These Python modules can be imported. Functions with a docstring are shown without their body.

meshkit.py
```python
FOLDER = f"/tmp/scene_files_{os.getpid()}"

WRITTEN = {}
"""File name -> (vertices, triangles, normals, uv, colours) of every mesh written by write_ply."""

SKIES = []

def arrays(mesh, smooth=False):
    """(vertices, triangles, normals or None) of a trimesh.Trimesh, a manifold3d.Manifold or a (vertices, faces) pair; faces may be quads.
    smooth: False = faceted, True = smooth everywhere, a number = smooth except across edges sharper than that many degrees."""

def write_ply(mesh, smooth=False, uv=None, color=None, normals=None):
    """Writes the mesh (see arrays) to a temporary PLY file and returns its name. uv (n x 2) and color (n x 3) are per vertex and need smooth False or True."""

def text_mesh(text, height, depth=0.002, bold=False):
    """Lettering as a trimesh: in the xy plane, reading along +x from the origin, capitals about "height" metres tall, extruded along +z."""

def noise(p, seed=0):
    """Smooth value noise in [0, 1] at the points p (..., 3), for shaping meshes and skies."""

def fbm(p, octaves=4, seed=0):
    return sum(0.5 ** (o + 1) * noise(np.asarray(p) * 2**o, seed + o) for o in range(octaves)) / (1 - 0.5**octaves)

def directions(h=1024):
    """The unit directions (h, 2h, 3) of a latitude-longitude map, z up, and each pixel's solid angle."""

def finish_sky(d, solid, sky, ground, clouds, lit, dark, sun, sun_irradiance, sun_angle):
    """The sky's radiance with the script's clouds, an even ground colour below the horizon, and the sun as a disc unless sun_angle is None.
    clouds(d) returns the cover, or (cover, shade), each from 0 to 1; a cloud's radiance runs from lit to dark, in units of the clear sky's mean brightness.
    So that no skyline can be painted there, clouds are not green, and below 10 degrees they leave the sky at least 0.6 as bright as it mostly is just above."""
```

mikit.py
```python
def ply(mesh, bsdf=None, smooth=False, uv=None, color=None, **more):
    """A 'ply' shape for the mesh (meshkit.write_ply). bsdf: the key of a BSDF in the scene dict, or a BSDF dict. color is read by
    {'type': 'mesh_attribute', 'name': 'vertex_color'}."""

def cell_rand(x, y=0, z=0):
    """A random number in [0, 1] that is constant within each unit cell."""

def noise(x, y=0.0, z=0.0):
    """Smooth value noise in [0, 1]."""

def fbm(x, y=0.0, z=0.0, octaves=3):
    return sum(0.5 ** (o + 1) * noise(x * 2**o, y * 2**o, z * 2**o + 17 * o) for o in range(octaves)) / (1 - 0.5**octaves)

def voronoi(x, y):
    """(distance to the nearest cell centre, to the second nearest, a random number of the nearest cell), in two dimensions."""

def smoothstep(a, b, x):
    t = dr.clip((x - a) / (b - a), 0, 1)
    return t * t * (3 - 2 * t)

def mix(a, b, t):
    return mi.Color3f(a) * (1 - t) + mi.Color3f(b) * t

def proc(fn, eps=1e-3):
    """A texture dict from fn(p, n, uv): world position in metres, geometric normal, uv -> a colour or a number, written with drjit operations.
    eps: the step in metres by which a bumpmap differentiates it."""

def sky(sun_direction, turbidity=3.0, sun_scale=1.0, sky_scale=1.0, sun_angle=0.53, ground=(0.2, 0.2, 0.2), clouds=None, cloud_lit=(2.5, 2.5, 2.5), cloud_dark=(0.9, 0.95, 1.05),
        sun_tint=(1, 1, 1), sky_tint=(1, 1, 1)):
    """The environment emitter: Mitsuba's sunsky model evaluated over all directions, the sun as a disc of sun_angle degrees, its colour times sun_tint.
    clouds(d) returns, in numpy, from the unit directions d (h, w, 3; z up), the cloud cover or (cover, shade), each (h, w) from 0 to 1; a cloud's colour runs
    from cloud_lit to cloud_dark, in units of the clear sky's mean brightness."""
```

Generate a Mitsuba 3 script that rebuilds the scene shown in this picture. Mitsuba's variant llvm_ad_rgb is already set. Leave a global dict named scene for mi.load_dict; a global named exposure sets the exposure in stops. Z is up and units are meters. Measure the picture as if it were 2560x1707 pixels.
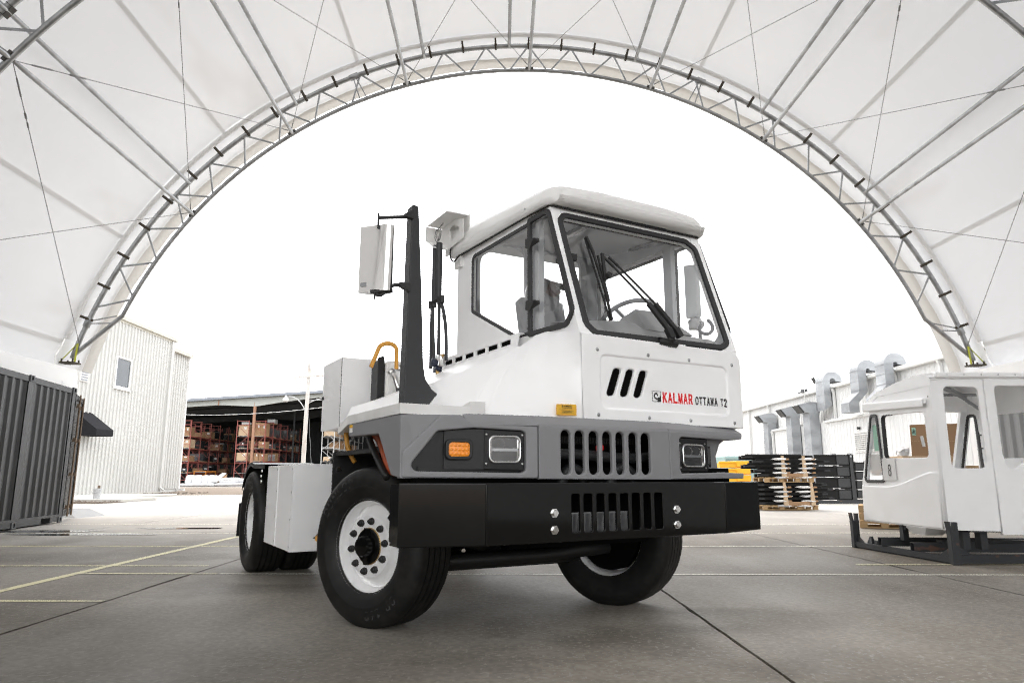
import math
import numpy as np, trimesh, shapely
import shapely.geometry as sg
import shapely.affinity as sa
import drjit as dr
import mitsuba as mi
import mikit, meshkit
from mikit import proc, noise, fbm, voronoi, smoothstep, mix

scene, labels = {}, {}
rng = np.random.default_rng(7)
T = mi.ScalarTransform4f
PI = math.pi

# ---------------------------------------------------------------- camera, sky, exposure
PITCH, YAW, CAM_H = 0.1901, 0.0168, 0.946
_f = [math.sin(YAW) * math.cos(PITCH), math.cos(YAW) * math.cos(PITCH), math.sin(PITCH)]
scene['camera'] = {'type': 'perspective', 'fov': 72.21, 'fov_axis': 'x', 'near_clip': 0.05, 'far_clip': 4000.0,
                   'to_world': T().look_at(origin=[0, 0, CAM_H], target=[_f[0], _f[1], CAM_H + _f[2]], up=[0, 0, 1])}
scene['sky'] = mikit.sky([-0.25, 0.45, 0.85], turbidity=4, sun_scale=0.12, sun_angle=25, clouds=lambda d: 1.0,
                         cloud_lit=(2.5, 2.52, 2.55), cloud_dark=(2.2, 2.2, 2.2), ground=(0.3, 0.3, 0.3))
exposure = 3.27

# ---------------------------------------------------------------- materials
def rgb(c): return {'type': 'rgb', 'value': [float(x) for x in (c if hasattr(c, '__len__') else (c, c, c))]}
def mat(name, color, rough=0.5, metal=0.0, coat=0.0, spec=0.5, two=True, bump=None, bump_scale=1.0, **kw):
    b = {'type': 'principled', 'base_color': color if isinstance(color, dict) else rgb(color),
         'roughness': rough if isinstance(rough, dict) else float(rough), 'metallic': float(metal), 'specular': float(spec), **kw}
    if coat: b['clearcoat'] = float(coat); b['clearcoat_gloss'] = 0.92
    if bump is not None: b = {'type': 'bumpmap', 'arbitrary': bump, 'scale': float(bump_scale), 'bsdf': b}
    if two: b = {'type': 'twosided', 'bsdf': b}
    scene['mat_' + name] = b
    return 'mat_' + name

def f_paint(p, n, uv):
    return mix((.88, .88, .878), (.855, .852, .848), smoothstep(.45, .75, fbm(p.x * 3, p.y * 3, p.z * 3)))
WHITE = mat('white_paint', proc(f_paint), .28, coat=.5)
def f_white2(p, n, uv):
    return mix((.74, .735, .72), (.62, .61, .59), smoothstep(.4, .8, fbm(p.x * 5, p.y * 5, p.z * 2)) * .7)
OLDWHITE = mat('worn_white_paint', proc(f_white2), .35, coat=.3)
GRAYBOX = mat('light_gray_paint', (.84, .84, .838), .3, coat=.3)
ROOFW = mat('roof_gelcoat', (.74, .735, .72), .3, coat=.4)
GRAYPL = mat('gray_plastic', (.215, .215, .222), .45, spec=.4)
BLACKG = mat('gloss_black_paint', (.004, .004, .004), .07, spec=.33)
BLACKM = mat('satin_black_paint', (.009, .009, .0095), .38, spec=.35)
FILM = mat('film_covered_mirror', (.62, .645, .65), .35, spec=.5)
MAST = mat('mast_black', (.02, .021, .023), .42, spec=.5)
BLACKP = mat('black_plastic', (.012, .012, .012), .5)
DARK = mat('dark_void', (.004, .004, .004), .9, spec=.05)
def f_rubber(p, n, uv):
    return mix((.009, .009, .009), (.016, .015, .014), smoothstep(.35, .8, fbm(p.x * 14, p.y * 14, p.z * 14)))
RUBBER = mat('tyre_rubber', proc(f_rubber), .5, spec=.3)
LETTER = mat('tyre_lettering', (.045, .045, .045), .65, spec=.3)
SEAL = mat('window_seal', (.022, .022, .023), .5)
RIM = mat('rim_white', (.78, .78, .775), .3, coat=.4)
CHROME = mat('chrome', (.75, .75, .74), .08, metal=1)
BRUSHED = mat('polished_mirror_back', (.78, .77, .75), .07, metal=1)
def f_galv(p, n, uv):
    return mix((.40, .41, .42), (.27, .275, .28), smoothstep(.3, .75, fbm(p.x * 6, p.y * 6, p.z * 6)))
GALV = mat('galvanised_tube', proc(f_galv), .33, metal=.8)
def f_duct(p, n, uv):
    return mix((.34, .355, .37), (.25, .262, .275), smoothstep(.3, .75, fbm(p.x * 1.3, p.y * 1.3, p.z * 2.4)))
DUCT = mat('duct_sheet', proc(f_duct), .5, metal=.35)
ORANGE = mat('amber_lens', (.85, .27, .015), .2, coat=.8)
YELLOW = mat('safety_yellow', (.62, .30, .045), .45)
YELLOWF = mat('yellow_frames', (.85, .44, .02), .4, coat=.2)
LENSGLASS = 'mat_lens_glass'
scene[LENSGLASS] = {'type': 'thindielectric', 'int_ior': 1.45}
scene['mat_window_glass'] = {'type': 'thindielectric', 'int_ior': 1.5}
GLASS = 'mat_window_glass'
DARKGLASS = mat('dark_pane', (.03, .04, .05), .06, spec=.8)
INT = mat('cab_interior', (.29, .30, .31), .6)
INTL = mat('cab_interior_light', (.46, .475, .485), .5)
DASH = mat('dashboard', (.26, .265, .265), .6)
SEAT = mat('seat_fabric', (.22, .225, .235), .8)
RED = mat('decal_red', (.70, .012, .015), .35)
INK = mat('decal_black', (.012, .012, .012), .4)
DECALY = mat('decal_yellow', (.72, .40, .03), .5)
PAPER = mat('paper', (.72, .715, .70), .7)
MINT = mat('mint_label', (.42, .68, .55), .7)
HOSE = mat('hose_rubber', (.03, .031, .034), .5)
BRASS = mat('brass', (.45, .30, .12), .35, metal=.8)
BLUEF = mat('blue_fitting', (.022, .028, .05), .4)
CABLE = mat('steel_cable', (.22, .22, .22), .45, metal=.6)
CLAMP = mat('rusty_clamp', (.045, .035, .024), .7)
CLIPG = mat('dark_steel_clip', (.07, .068, .065), .5, metal=.4)
HEADL = mat('lamp_housing', (.10, .105, .11), .18, metal=.6)
WRAPSHADE = mat('dark_wrapped_goods', (.11, .11, .115), .3, spec=.6)  # shed shade put into the colour of the deeper loads
STRIPW = mat('bright_strip', (.80, .80, .80), .35)
STRAPY = mat('lime_strap', (.52, .55, .05), .7)
def f_rack(p, n, uv):
    return mix((.36, .085, .068), (.30, .095, .08), noise(p.x * 2, p.y * 2, p.z * 2))
RACK = mat('rack_red', proc(f_rack), .5)
RACKO = mat('rack_orange', (.62, .22, .03), .5)
def f_card(p, n, uv):
    return mix((.40, .25, .145), (.31, .185, .10), fbm(p.x * 1.7, p.y * 1.7, p.z * 1.7))
CARD = mat('cardboard', proc(f_card), .85)
CARDL = mat('pale_cardboard', (.56, .42, .28), .85)
WRAP = mat('stretch_wrap', (.42, .42, .42), .22, spec=.7)
SHINY = mat('white_plastic_wrap', (.56, .565, .575), .3, spec=.5)
PAIL = mat('pail_plastic', (.42, .43, .44), .5)
TRIMW = mat('white_metal_trim', (.56, .56, .55), .5)
BLACKO = mat('black_primer', (.006, .006, .006), .45, spec=.2)
def f_wood(p, n, uv):
    return mix((.50, .35, .19), (.36, .23, .11), fbm(p.x * 3, p.y * 14, p.z * 20))
WOOD = mat('pallet_wood', proc(f_wood), .8)
def f_cont(p, n, uv):
    return mix((.007, .0072, .008), (.020, .0205, .022), smoothstep(.35, .8, fbm(p.x * 2, p.y * 1.1, p.z * 1.3)) * .8 + smoothstep(.72, .8, noise(p.x * 9, p.y * 9, p.z * 2)) * .2)
CONT = mat('container_paint', proc(f_cont), .42, spec=.35)
def f_contg(p, n, uv):
    return mix((.20, .205, .21), (.14, .145, .15), fbm(p.x * 2, p.y * 1.1, p.z * 1.3))
CONTG = mat('gray_container_paint', proc(f_contg), .5)
def f_skid(p, n, uv):
    return mix((.022, .024, .027), (.10, .045, .025), smoothstep(.66, .80, fbm(p.x * 9, p.y * 9, p.z * 9)))
SKID = mat('skid_steel', proc(f_skid), .5)
def f_rust(p, n, uv):
    return mix((.13, .085, .05), (.22, .17, .13), fbm(p.x * 11, p.y * 11, p.z * 4))
RUST = mat('rusty_steel', proc(f_rust), .75)
def f_cream(p, n, uv):
    return mix((.53, .527, .51), (.47, .467, .445), fbm(p.x * .7, p.y * .7, p.z * .5))
CREAM = mat('cream_siding', proc(f_cream), .5)
CREAMD = mat('cream_trim', (.50, .48, .42), .55)
def f_wsid(p, n, uv):
    return mix((.60, .60, .595), (.53, .53, .525), fbm(p.x * .7, p.y * .5, p.z * .5))
WSID = mat('white_siding', proc(f_wsid), .5)
AWN = mat('awning_canvas', (.022, .022, .025), .85, spec=.1)
SHEDR = mat('shed_fascia', (.40, .415, .39), .6)
SHEDT = mat('shed_gutter', (.22, .24, .27), .5)
SHEDD = mat('shed_dark_steel', (.055, .06, .062), .7)
POST = mat('rust_primer_post', (.36, .20, .13), .7)
def f_pole(p, n, uv):
    return mix((.56, .54, .51), (.44, .37, .32), smoothstep(.45, .75, fbm(p.x * 6, p.y * 6, p.z * .9)))
POLE = mat('weathered_pole', proc(f_pole), .85)
POLEG = mat('pole_hardware', (.55, .56, .57), .5)

def f_fabric(p, n, uv):
    c = fbm(p.x * .5, p.y * .5, p.z * .5)
    s = smoothstep(.62, .80, fbm(p.x * 1.1, p.y * .35, p.z * 1.1))
    return mix(mix((.775, .785, .802), (.742, .75, .768), c), (.62, .61, .60), s * .45)
scene['mat_fabric'] = {'type': 'principledthin', 'base_color': proc(f_fabric), 'roughness': .75, 'spec_trans': 0.0, 'diff_trans': .345, 'eta': 1.3}
scene['mat_fabric_seam'] = {'type': 'principledthin', 'base_color': rgb((.77, .765, .755)), 'roughness': .8, 'spec_trans': 0.0, 'diff_trans': 1.0, 'eta': 1.3}
scene['mat_fabric_hem'] = {'type': 'principledthin', 'base_color': rgb((.60, .585, .555)), 'roughness': .8, 'spec_trans': 0.0, 'diff_trans': .38, 'eta': 1.3}
FABRIC, SEAM = 'mat_fabric', 'mat_fabric_seam'
SKIRT = mat('white_vinyl', (.80, .80, .795), .45)

def f_concrete(p, n, uv):
    big = fbm(p.x * .22, p.y * .30, 0.0, 4)
    mid = fbm(p.x * 1.1 + 7, p.y * .55, 3.0, 4)
    fine = noise(p.x * 45, p.y * 45, 1.0)
    speck = smoothstep(.74, .90, noise(p.x * 55, p.y * 55, 5.0)); streak = fbm(p.x * 2.3, p.y * .22, 6.0, 3)
    c = mix((.112, .095, .074), (.205, .187, .163), smoothstep(.34, .68, big * .55 + mid * .45))
    c = mix(c, (.078, .068, .055), smoothstep(.56, .72, fbm(p.x * .55 + 3, p.y * .8 + 9, 8.0, 4)) * .55)
    c = c * (.86 + .28 * fine) * (.86 + .28 * streak)
    c = mix(c, (.30, .285, .26), speck * .32)
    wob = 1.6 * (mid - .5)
    corner_dark = smoothstep(2.6, .7, dr.sqrt(dr.square((p.x + 3.1) * .8) + dr.square(p.y - 3.5)) + wob)
    front_light = smoothstep(2.1, .5, dr.sqrt(dr.square((p.x - 1.35) * .9) + dr.square((p.y - 4.1) * .8)) + wob)
    c = c * (1 - .38 * corner_dark) * (1 + .55 * front_light)  # near-left vignette and light before the truck, painted into the floor colour
    # concrete turns paler and more even with distance from the camera
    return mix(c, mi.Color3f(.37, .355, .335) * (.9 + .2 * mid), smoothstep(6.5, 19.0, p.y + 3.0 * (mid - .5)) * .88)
def f_concrete_r(p, n, uv):
    return .48 + .30 * fbm(p.x * .9, p.y * .6, 2.0, 3)
def f_concrete_b(p, n, uv):
    return .0012 * noise(p.x * 60, p.y * 60, 0.0) + .004 * fbm(p.x * 5, p.y * 5, 1.0)
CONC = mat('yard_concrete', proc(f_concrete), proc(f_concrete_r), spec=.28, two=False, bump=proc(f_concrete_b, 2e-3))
SLABC = mat('pale_slab_concrete', (.46, .45, .42), .8)
def f_dirt(p, n, uv):
    return mix((.13, .105, .085), (.21, .18, .155), fbm(p.x * 2.2, p.y * 2.2, 0.0, 4))
DIRT = mat('dirt', proc(f_dirt), .95, spec=.1)
JOINT = mat('joint_dirt', (.035, .032, .028), .95, spec=.1)
def f_yline(p, n, uv):
    w = smoothstep(.60, .72, fbm(p.x * 7, p.y * 7, 4.0, 4))
    return mix((.52, .48, .30), (.36, .33, .24), w)
YLINE = mat('faded_yellow_paint', proc(f_yline), .6)
def f_wline(p, n, uv):
    w = smoothstep(.60, .74, fbm(p.x * 7, p.y * 7, 4.0, 4))
    return mix((.60, .58, .50), (.42, .40, .35), w)
WLINE = mat('faded_white_paint', proc(f_wline), .6)
scene['mat_puddle'] = {'type': 'principled', 'base_color': rgb((.03, .03, .03)), 'roughness': .03, 'specular': .5}

# ---------------------------------------------------------------- helpers
def numbered(key):
    if key not in scene and key not in labels: return key
    k = 1
    while f'{key}_{k:03d}' in scene or f'{key}_{k:03d}' in labels: k += 1
    return f'{key}_{k:03d}'
_made = set()
def thing(name, label, cat, group=None, kind=None):
    key = numbered(name)
    labels[key] = {'label': label, 'category': cat}
    if group: labels[key]['group'] = group
    if kind: labels[key]['kind'] = kind
    return key
def part(parent, name, mesh, m, smooth=False, label=None, kind=None, **kw):
    key = numbered(f'{parent}__{name}') if parent else name
    scene[key] = mikit.ply(mesh, m, smooth, **kw)
    if label or kind:
        labels.setdefault(key, {})
        if label: labels[key]['label'] = label
        if kind: labels[key]['kind'] = kind
    return key
def whole(name, mesh, m, label, cat, smooth=False, group=None):
    key = thing(name, label, cat, group)
    scene[key] = mikit.ply(mesh, m, smooth)
    return key
def structure(name, mesh, m, smooth=False):
    scene[name] = mikit.ply(mesh, m, smooth); labels[name] = {'kind': 'structure'}
    return name

def TM(v, f): return trimesh.Trimesh(np.asarray(v, float), np.asarray(f, int), process=False)
def cat(*ms):
    ms = [m for g in ms for m in (g if isinstance(g, (list, tuple)) else [g])]
    return trimesh.util.concatenate(ms)
def box(x0, x1, y0, y1, z0, z1):
    m = trimesh.creation.box(extents=(abs(x1 - x0), abs(y1 - y0), abs(z1 - z0)))
    m.apply_translation(((x0 + x1) / 2, (y0 + y1) / 2, (z0 + z1) / 2)); return m
def cbox(x0, x1, y0, y1, z0, z1, r=.006):
    c = np.array([(x0 + x1) / 2, (y0 + y1) / 2, (z0 + z1) / 2]); h = np.abs([x1 - x0, y1 - y0, z1 - z0]) / 2
    r = min(r, h.min() * .45); v = []
    for sx in (-1, 1):
        for sy in (-1, 1):
            for sz in (-1, 1):
                s = np.array([sx, sy, sz])
                for k in range(3):
                    q = h - r; q[k] = h[k]; v.append(c + s * q)
    return hull(v)
def hull(v):
    m = trimesh.convex.convex_hull(np.asarray(v, float)); return TM(m.vertices, m.faces)
def place(mesh, O, U, V, W):
    """local (u,v,w) -> O + uU + vV + wW, winding kept outward"""
    A = np.array([U, V, W], float); v = np.asarray(mesh.vertices) @ A + np.asarray(O, float)
    f = np.asarray(mesh.faces)
    if np.linalg.det(A) < 0: f = f[:, ::-1]
    return TM(v, f)
def extr(poly, h):
    if poly.geom_type != 'Polygon': return cat([extr(g, h) for g in poly.geoms])
    return trimesh.creation.extrude_polygon(poly, h, engine='earcut')
def P(pts, holes=()): return sg.Polygon(pts, holes)
def rrect(x0, x1, y0, y1, r, n=5):
    return sg.box(x0 + r, y0 + r, x1 - r, y1 - r).buffer(r, quad_segs=n)
def rpoly(pts, r, n=5):
    return sg.Polygon(pts).buffer(-r).buffer(r, quad_segs=n)
def bevel_plate(poly, th, r=.004, rh=None, n=3):
    """plate in the uv plane, w from 0 to th; the edges of its w=th face (outline and holes) rounded"""
    rh = r if rh is None else rh
    ms = []; poly = sg.polygon.orient(poly, 1.0)
    def ring(c, rad):
        p = np.array(c)[:-1]; e = np.roll(p, -1, 0) - p; L = np.linalg.norm(e, axis=1, keepdims=True); e = e / np.maximum(L, 1e-12)
        nn = np.stack([e[:, 1], -e[:, 0]], 1); q = np.roll(nn, 1, 0)
        b = nn + q; b /= np.maximum((b * nn).sum(1, keepdims=True), .35); out = []
        for k in range(n + 1):
            a = PI / 2 * k / n
            out.append(np.c_[p - b * rad * (1 - math.cos(a)), np.full(len(p), th - rad * (1 - math.sin(a)))])
        rows = [np.c_[p, np.zeros(len(p))]] + out; N = len(p); v = np.vstack(rows); f = []
        for k in range(len(rows) - 1):
            for i in range(N):
                j = (i + 1) % N
                f += [[k * N + i, k * N + j, (k + 1) * N + j], [k * N + i, (k + 1) * N + j, (k + 1) * N + i]]
        ms.append(TM(v, f)); return out[-1][:, :2]
    ext = ring(poly.exterior.coords, r); hs = [ring(h.coords, rh) for h in poly.interiors]
    v, f = trimesh.creation.triangulate_polygon(sg.Polygon(ext, hs), engine='earcut')
    ms.append(TM(np.c_[v, np.full(len(v), th)], f))
    v, f = trimesh.creation.triangulate_polygon(poly, engine='earcut')
    ms.append(TM(np.c_[v, np.zeros(len(v))], np.asarray(f)[:, ::-1]))
    return cat(ms)
def tube(path, r, n=8, cap=True):
    p = np.asarray(path, float); r = np.broadcast_to(r, (len(p),))
    t = np.gradient(p, axis=0); t /= np.linalg.norm(t, axis=1, keepdims=True)
    a = np.cross(t[0], [0, 0, 1] if abs(t[0, 2]) < .9 else [1, 0, 0]); a /= np.linalg.norm(a); rows = []
    ang = np.arange(n) * 2 * PI / n
    for i in range(len(p)):
        a = a - t[i] * (a @ t[i]); a /= np.linalg.norm(a); b = np.cross(t[i], a)
        rows.append(p[i] + r[i] * (np.cos(ang)[:, None] * a + np.sin(ang)[:, None] * b))
    v = np.vstack(rows); f = []
    for k in range(len(p) - 1):
        for i in range(n):
            j = (i + 1) % n; f += [[k * n + i, k * n + j, (k + 1) * n + j], [k * n + i, (k + 1) * n + j, (k + 1) * n + i]]
    if cap:
        for row, s in ((0, -1), (len(p) - 1, 1)):
            for i in range(1, n - 1):
                q = [row * n, row * n + i, row * n + i + 1]; f.append(q if s > 0 else q[::-1])
    return TM(v, f)
def bar(a, b, w, d=None, up=(0, 0, 1)):
    """rectangular bar from a to b, w along the side, d along 'up'"""
    a, b = np.asarray(a, float), np.asarray(b, float); d = w if d is None else d
    y = b - a; L = np.linalg.norm(y); y /= L; x = np.cross(y, up)
    if np.linalg.norm(x) < 1e-3: x = np.cross(y, [1, 0, 0])
    x /= np.linalg.norm(x); z = np.cross(x, y)
    return place(box(-w / 2, w / 2, 0, L, -d / 2, d / 2), a, x, y, z)
def curve(pts, n=24):
    from scipy.interpolate import CubicSpline
    p = np.asarray(pts, float); u = np.r_[0, np.cumsum(np.linalg.norm(np.diff(p, axis=0), axis=1))]
    return CubicSpline(u, p)(np.linspace(0, u[-1], n))
def lathe(prof, n=40):
    """prof: (radius, axial) pairs; the axis is local +w"""
    pr = np.asarray(prof, float); a = np.arange(n) * 2 * PI / n
    v = np.stack([pr[:, None, 0] * np.cos(a), pr[:, None, 0] * np.sin(a), np.broadcast_to(pr[:, None, 1], (len(pr), n))], -1).reshape(-1, 3); f = []
    for k in range(len(pr) - 1):
        for i in range(n):
            j = (i + 1) % n; f += [[k * n + i, (k + 1) * n + j, k * n + j], [k * n + i, (k + 1) * n + i, (k + 1) * n + j]]
    return TM(v, f)
def grid(rows):
    """surface through rows of points (each the same length)"""
    R = np.asarray(rows, float); m, n = R.shape[:2]; f = []
    for i in range(m - 1):
        for j in range(n - 1):
            f += [[i * n + j, i * n + j + 1, (i + 1) * n + j + 1], [i * n + j, (i + 1) * n + j + 1, (i + 1) * n + j]]
    return TM(R.reshape(-1, 3), f)
def text(s, h, w=None, depth=.0015, bold=True):
    m = meshkit.text_mesh(s, h, depth, bold)
    b = m.bounds
    if w: m.vertices[:, 0] = (m.vertices[:, 0] - b[0, 0]) * w / (b[1, 0] - b[0, 0])
    return TM(m.vertices, m.faces)
X3, Y3, Z3 = np.eye(3)
# ================================================================ ground
G = 400
structure('ground', TM([(-G, -60, -.03), (G, -60, -.03), (G, 900, -.03), (-G, 900, -.03)], [[0, 1, 2], [0, 2, 3]]), DIRT)
structure('concrete_yard', box(-62, 18.0, -16, 66, -.028, -.014), JOINT)
XE = [-62, -40, -16.3, -11.9, -7.47, -3.05, 1.38, 4.26, 8.7, 13.1, 18.0]
YE = [-16, 16.4, 31, 46, 66]
def slab_mesh(x0, x1, y0, y1, seed):
    r = np.random.default_rng(seed); gap = .008; pts = []
    def edge(a, b, nrm, fine):
        L = math.dist(a, b); n = max(2, int(L / (.06 if fine else 2.5))); u = np.linspace(0, 1, n, endpoint=False)
        q = np.outer(1 - u, a) + np.outer(u, b)
        if fine:
            j = meshkit.noise(np.c_[q * 6, np.full(len(q), seed)]) * .008 + np.maximum(meshkit.noise(np.c_[q * 1.7, np.full(len(q), seed + 5)]) - .74, 0) * .12
            q = q + np.outer(j + gap, nrm)
        else: q = q + np.outer(np.full(len(q), gap), nrm)
        return q
    near = y0 < 20 and x0 > -12 and x1 < 9
    pts = np.vstack([edge((x0, y0), (x1, y0), (0, 1), 0), edge((x1, y0), (x1, y1), (-1, 0), near), edge((x1, y1), (x0, y1), (0, -1), 0), edge((x0, y1), (x0, y0), (1, 0), near)])
    m = extr(P(pts).buffer(0), .02); m.apply_translation((0, 0, -.02)); return m
for i in range(len(XE) - 1):
    for j in range(len(YE) - 1):
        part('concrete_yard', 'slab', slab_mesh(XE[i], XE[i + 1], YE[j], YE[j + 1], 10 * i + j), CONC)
def line_strip(x0, x1, y0, y1, w):
    n = max(4, int(abs(x1 - x0) / .12)); u = np.linspace(0, 1, n); x = x0 + (x1 - x0) * u; y = y0 + (y1 - y0) * u
    d = np.array([x1 - x0, y1 - y0]); d /= np.linalg.norm(d); nx, ny = -d[1], d[0]
    j1 = .006 * meshkit.noise(np.c_[x * 9, y * 9, 0 * x]); j2 = .006 * meshkit.noise(np.c_[x * 9, y * 9, 0 * x + 7])
    return grid([np.c_[x + nx * (w / 2 + j1), y + ny * (w / 2 + j1), 0 * x + .004], np.c_[x - nx * (w / 2 + j2), y - ny * (w / 2 + j2), 0 * x + .004]][::-1])
for x0, x1, y0, y1, w, m in [(-2.78, 6.3, 7.32, 7.06, .045, WLINE), (-4.2, -2.8, 7.36, 7.32, .05, YLINE), (-6.4, -3.15, 8.02, 7.96, .055, YLINE), (3.9, 6.6, 7.93, 7.90, .05, YLINE),
                          (-9.3, -2.0, 10.2, 10.15, .07, YLINE), (2.0, 4.9, 10.02, 9.98, .07, WLINE), (-9.2, 9, 12.48, 12.3, .08, WLINE), (-9.0, 11, 14.75, 14.3, .09, WLINE),
                          (-4.6, -3.06, 5.80, 5.76, .055, YLINE)]:
    part('concrete_yard', 'painted_line', line_strip(x0, x1, y0, y1, w), m)
part('concrete_yard', 'painted_line', line_strip(-4.22, -4.2, 15.0, 3.0, .10), YLINE, label='long faded yellow lane line running away from the camera')
pd = sg.Point(0, 0).buffer(1, quad_segs=10); pp = []
for i, (cx, cy, rx, ry) in enumerate([(-8.0, 12.9, 1.0, .28), (-7.0, 12.2, 1.3, .22), (-5.9, 13.6, .8, .15)]):
    c = np.array(pd.exterior.coords)[:-1]; c = c * (1 + .5 * (meshkit.noise(np.c_[c * 1.7, np.full(len(c), i)]) - .5)[:, None])
    c = c * [rx, ry] + [cx, cy]; v, f = trimesh.creation.triangulate_polygon(P(c), engine='earcut'); pp.append(TM(np.c_[v, np.full(len(v), .005 + .0007 * i)], f))
structure('puddle', cat(pp), 'mat_puddle')
def wobble(pts, n, amp, seed):
    ls = sg.LinearRing(pts); q = np.array([ls.interpolate(t, True).coords[0] for t in np.linspace(0, 1, n, endpoint=False)])
    return P(q + amp * (np.stack([meshkit.noise(np.c_[q * .6, np.full(n, seed)]), meshkit.noise(np.c_[q * .6, np.full(n, seed + 3)])], 1) - .5)).buffer(0)
def sheet(poly, z):
    v, f = trimesh.creation.triangulate_polygon(poly, engine='earcut'); return TM(np.c_[v, np.full(len(v), z)], f)
structure('dirt_strip', cat(sheet(wobble([(-36, 43), (-19, 37.5), (-9, 41), (-2, 42), (-2, 62), (-36, 63)], 120, 2.2, 1), .006), sheet(wobble([(-20, 25.6), (-14.2, 26.2), (-14.0, 27.6), (-20, 27.8)], 60, .8, 4), .006)), DIRT)
structure('concrete_walk', cat(cbox(-20.0, -14.3, 27.4, 30.2, .0, .12, .02), cbox(-20.0, -16.5, 30.21, 37.0, .0, .10, .02)), SLABC)
stones = []
for i in range(420):
    x, y = (rng.uniform(-17.6, -14.2), rng.uniform(25.8, 27.3)) if i < 260 else (rng.uniform(-21, -17), rng.uniform(37.5, 43))
    s = rng.uniform(.02, .07); m = trimesh.creation.icosphere(0, 1); m.vertices *= rng.uniform(.5, 1.2, m.vertices.shape) * s; m.apply_translation((x, y, s * .3)); stones.append(TM(m.vertices, m.faces))
part(None, 'gravel', cat(stones), DIRT); labels['gravel'] = {'label': 'loose stones and clods along the edge of the pale concrete walk', 'category': 'gravel', 'kind': 'stuff'}

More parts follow.
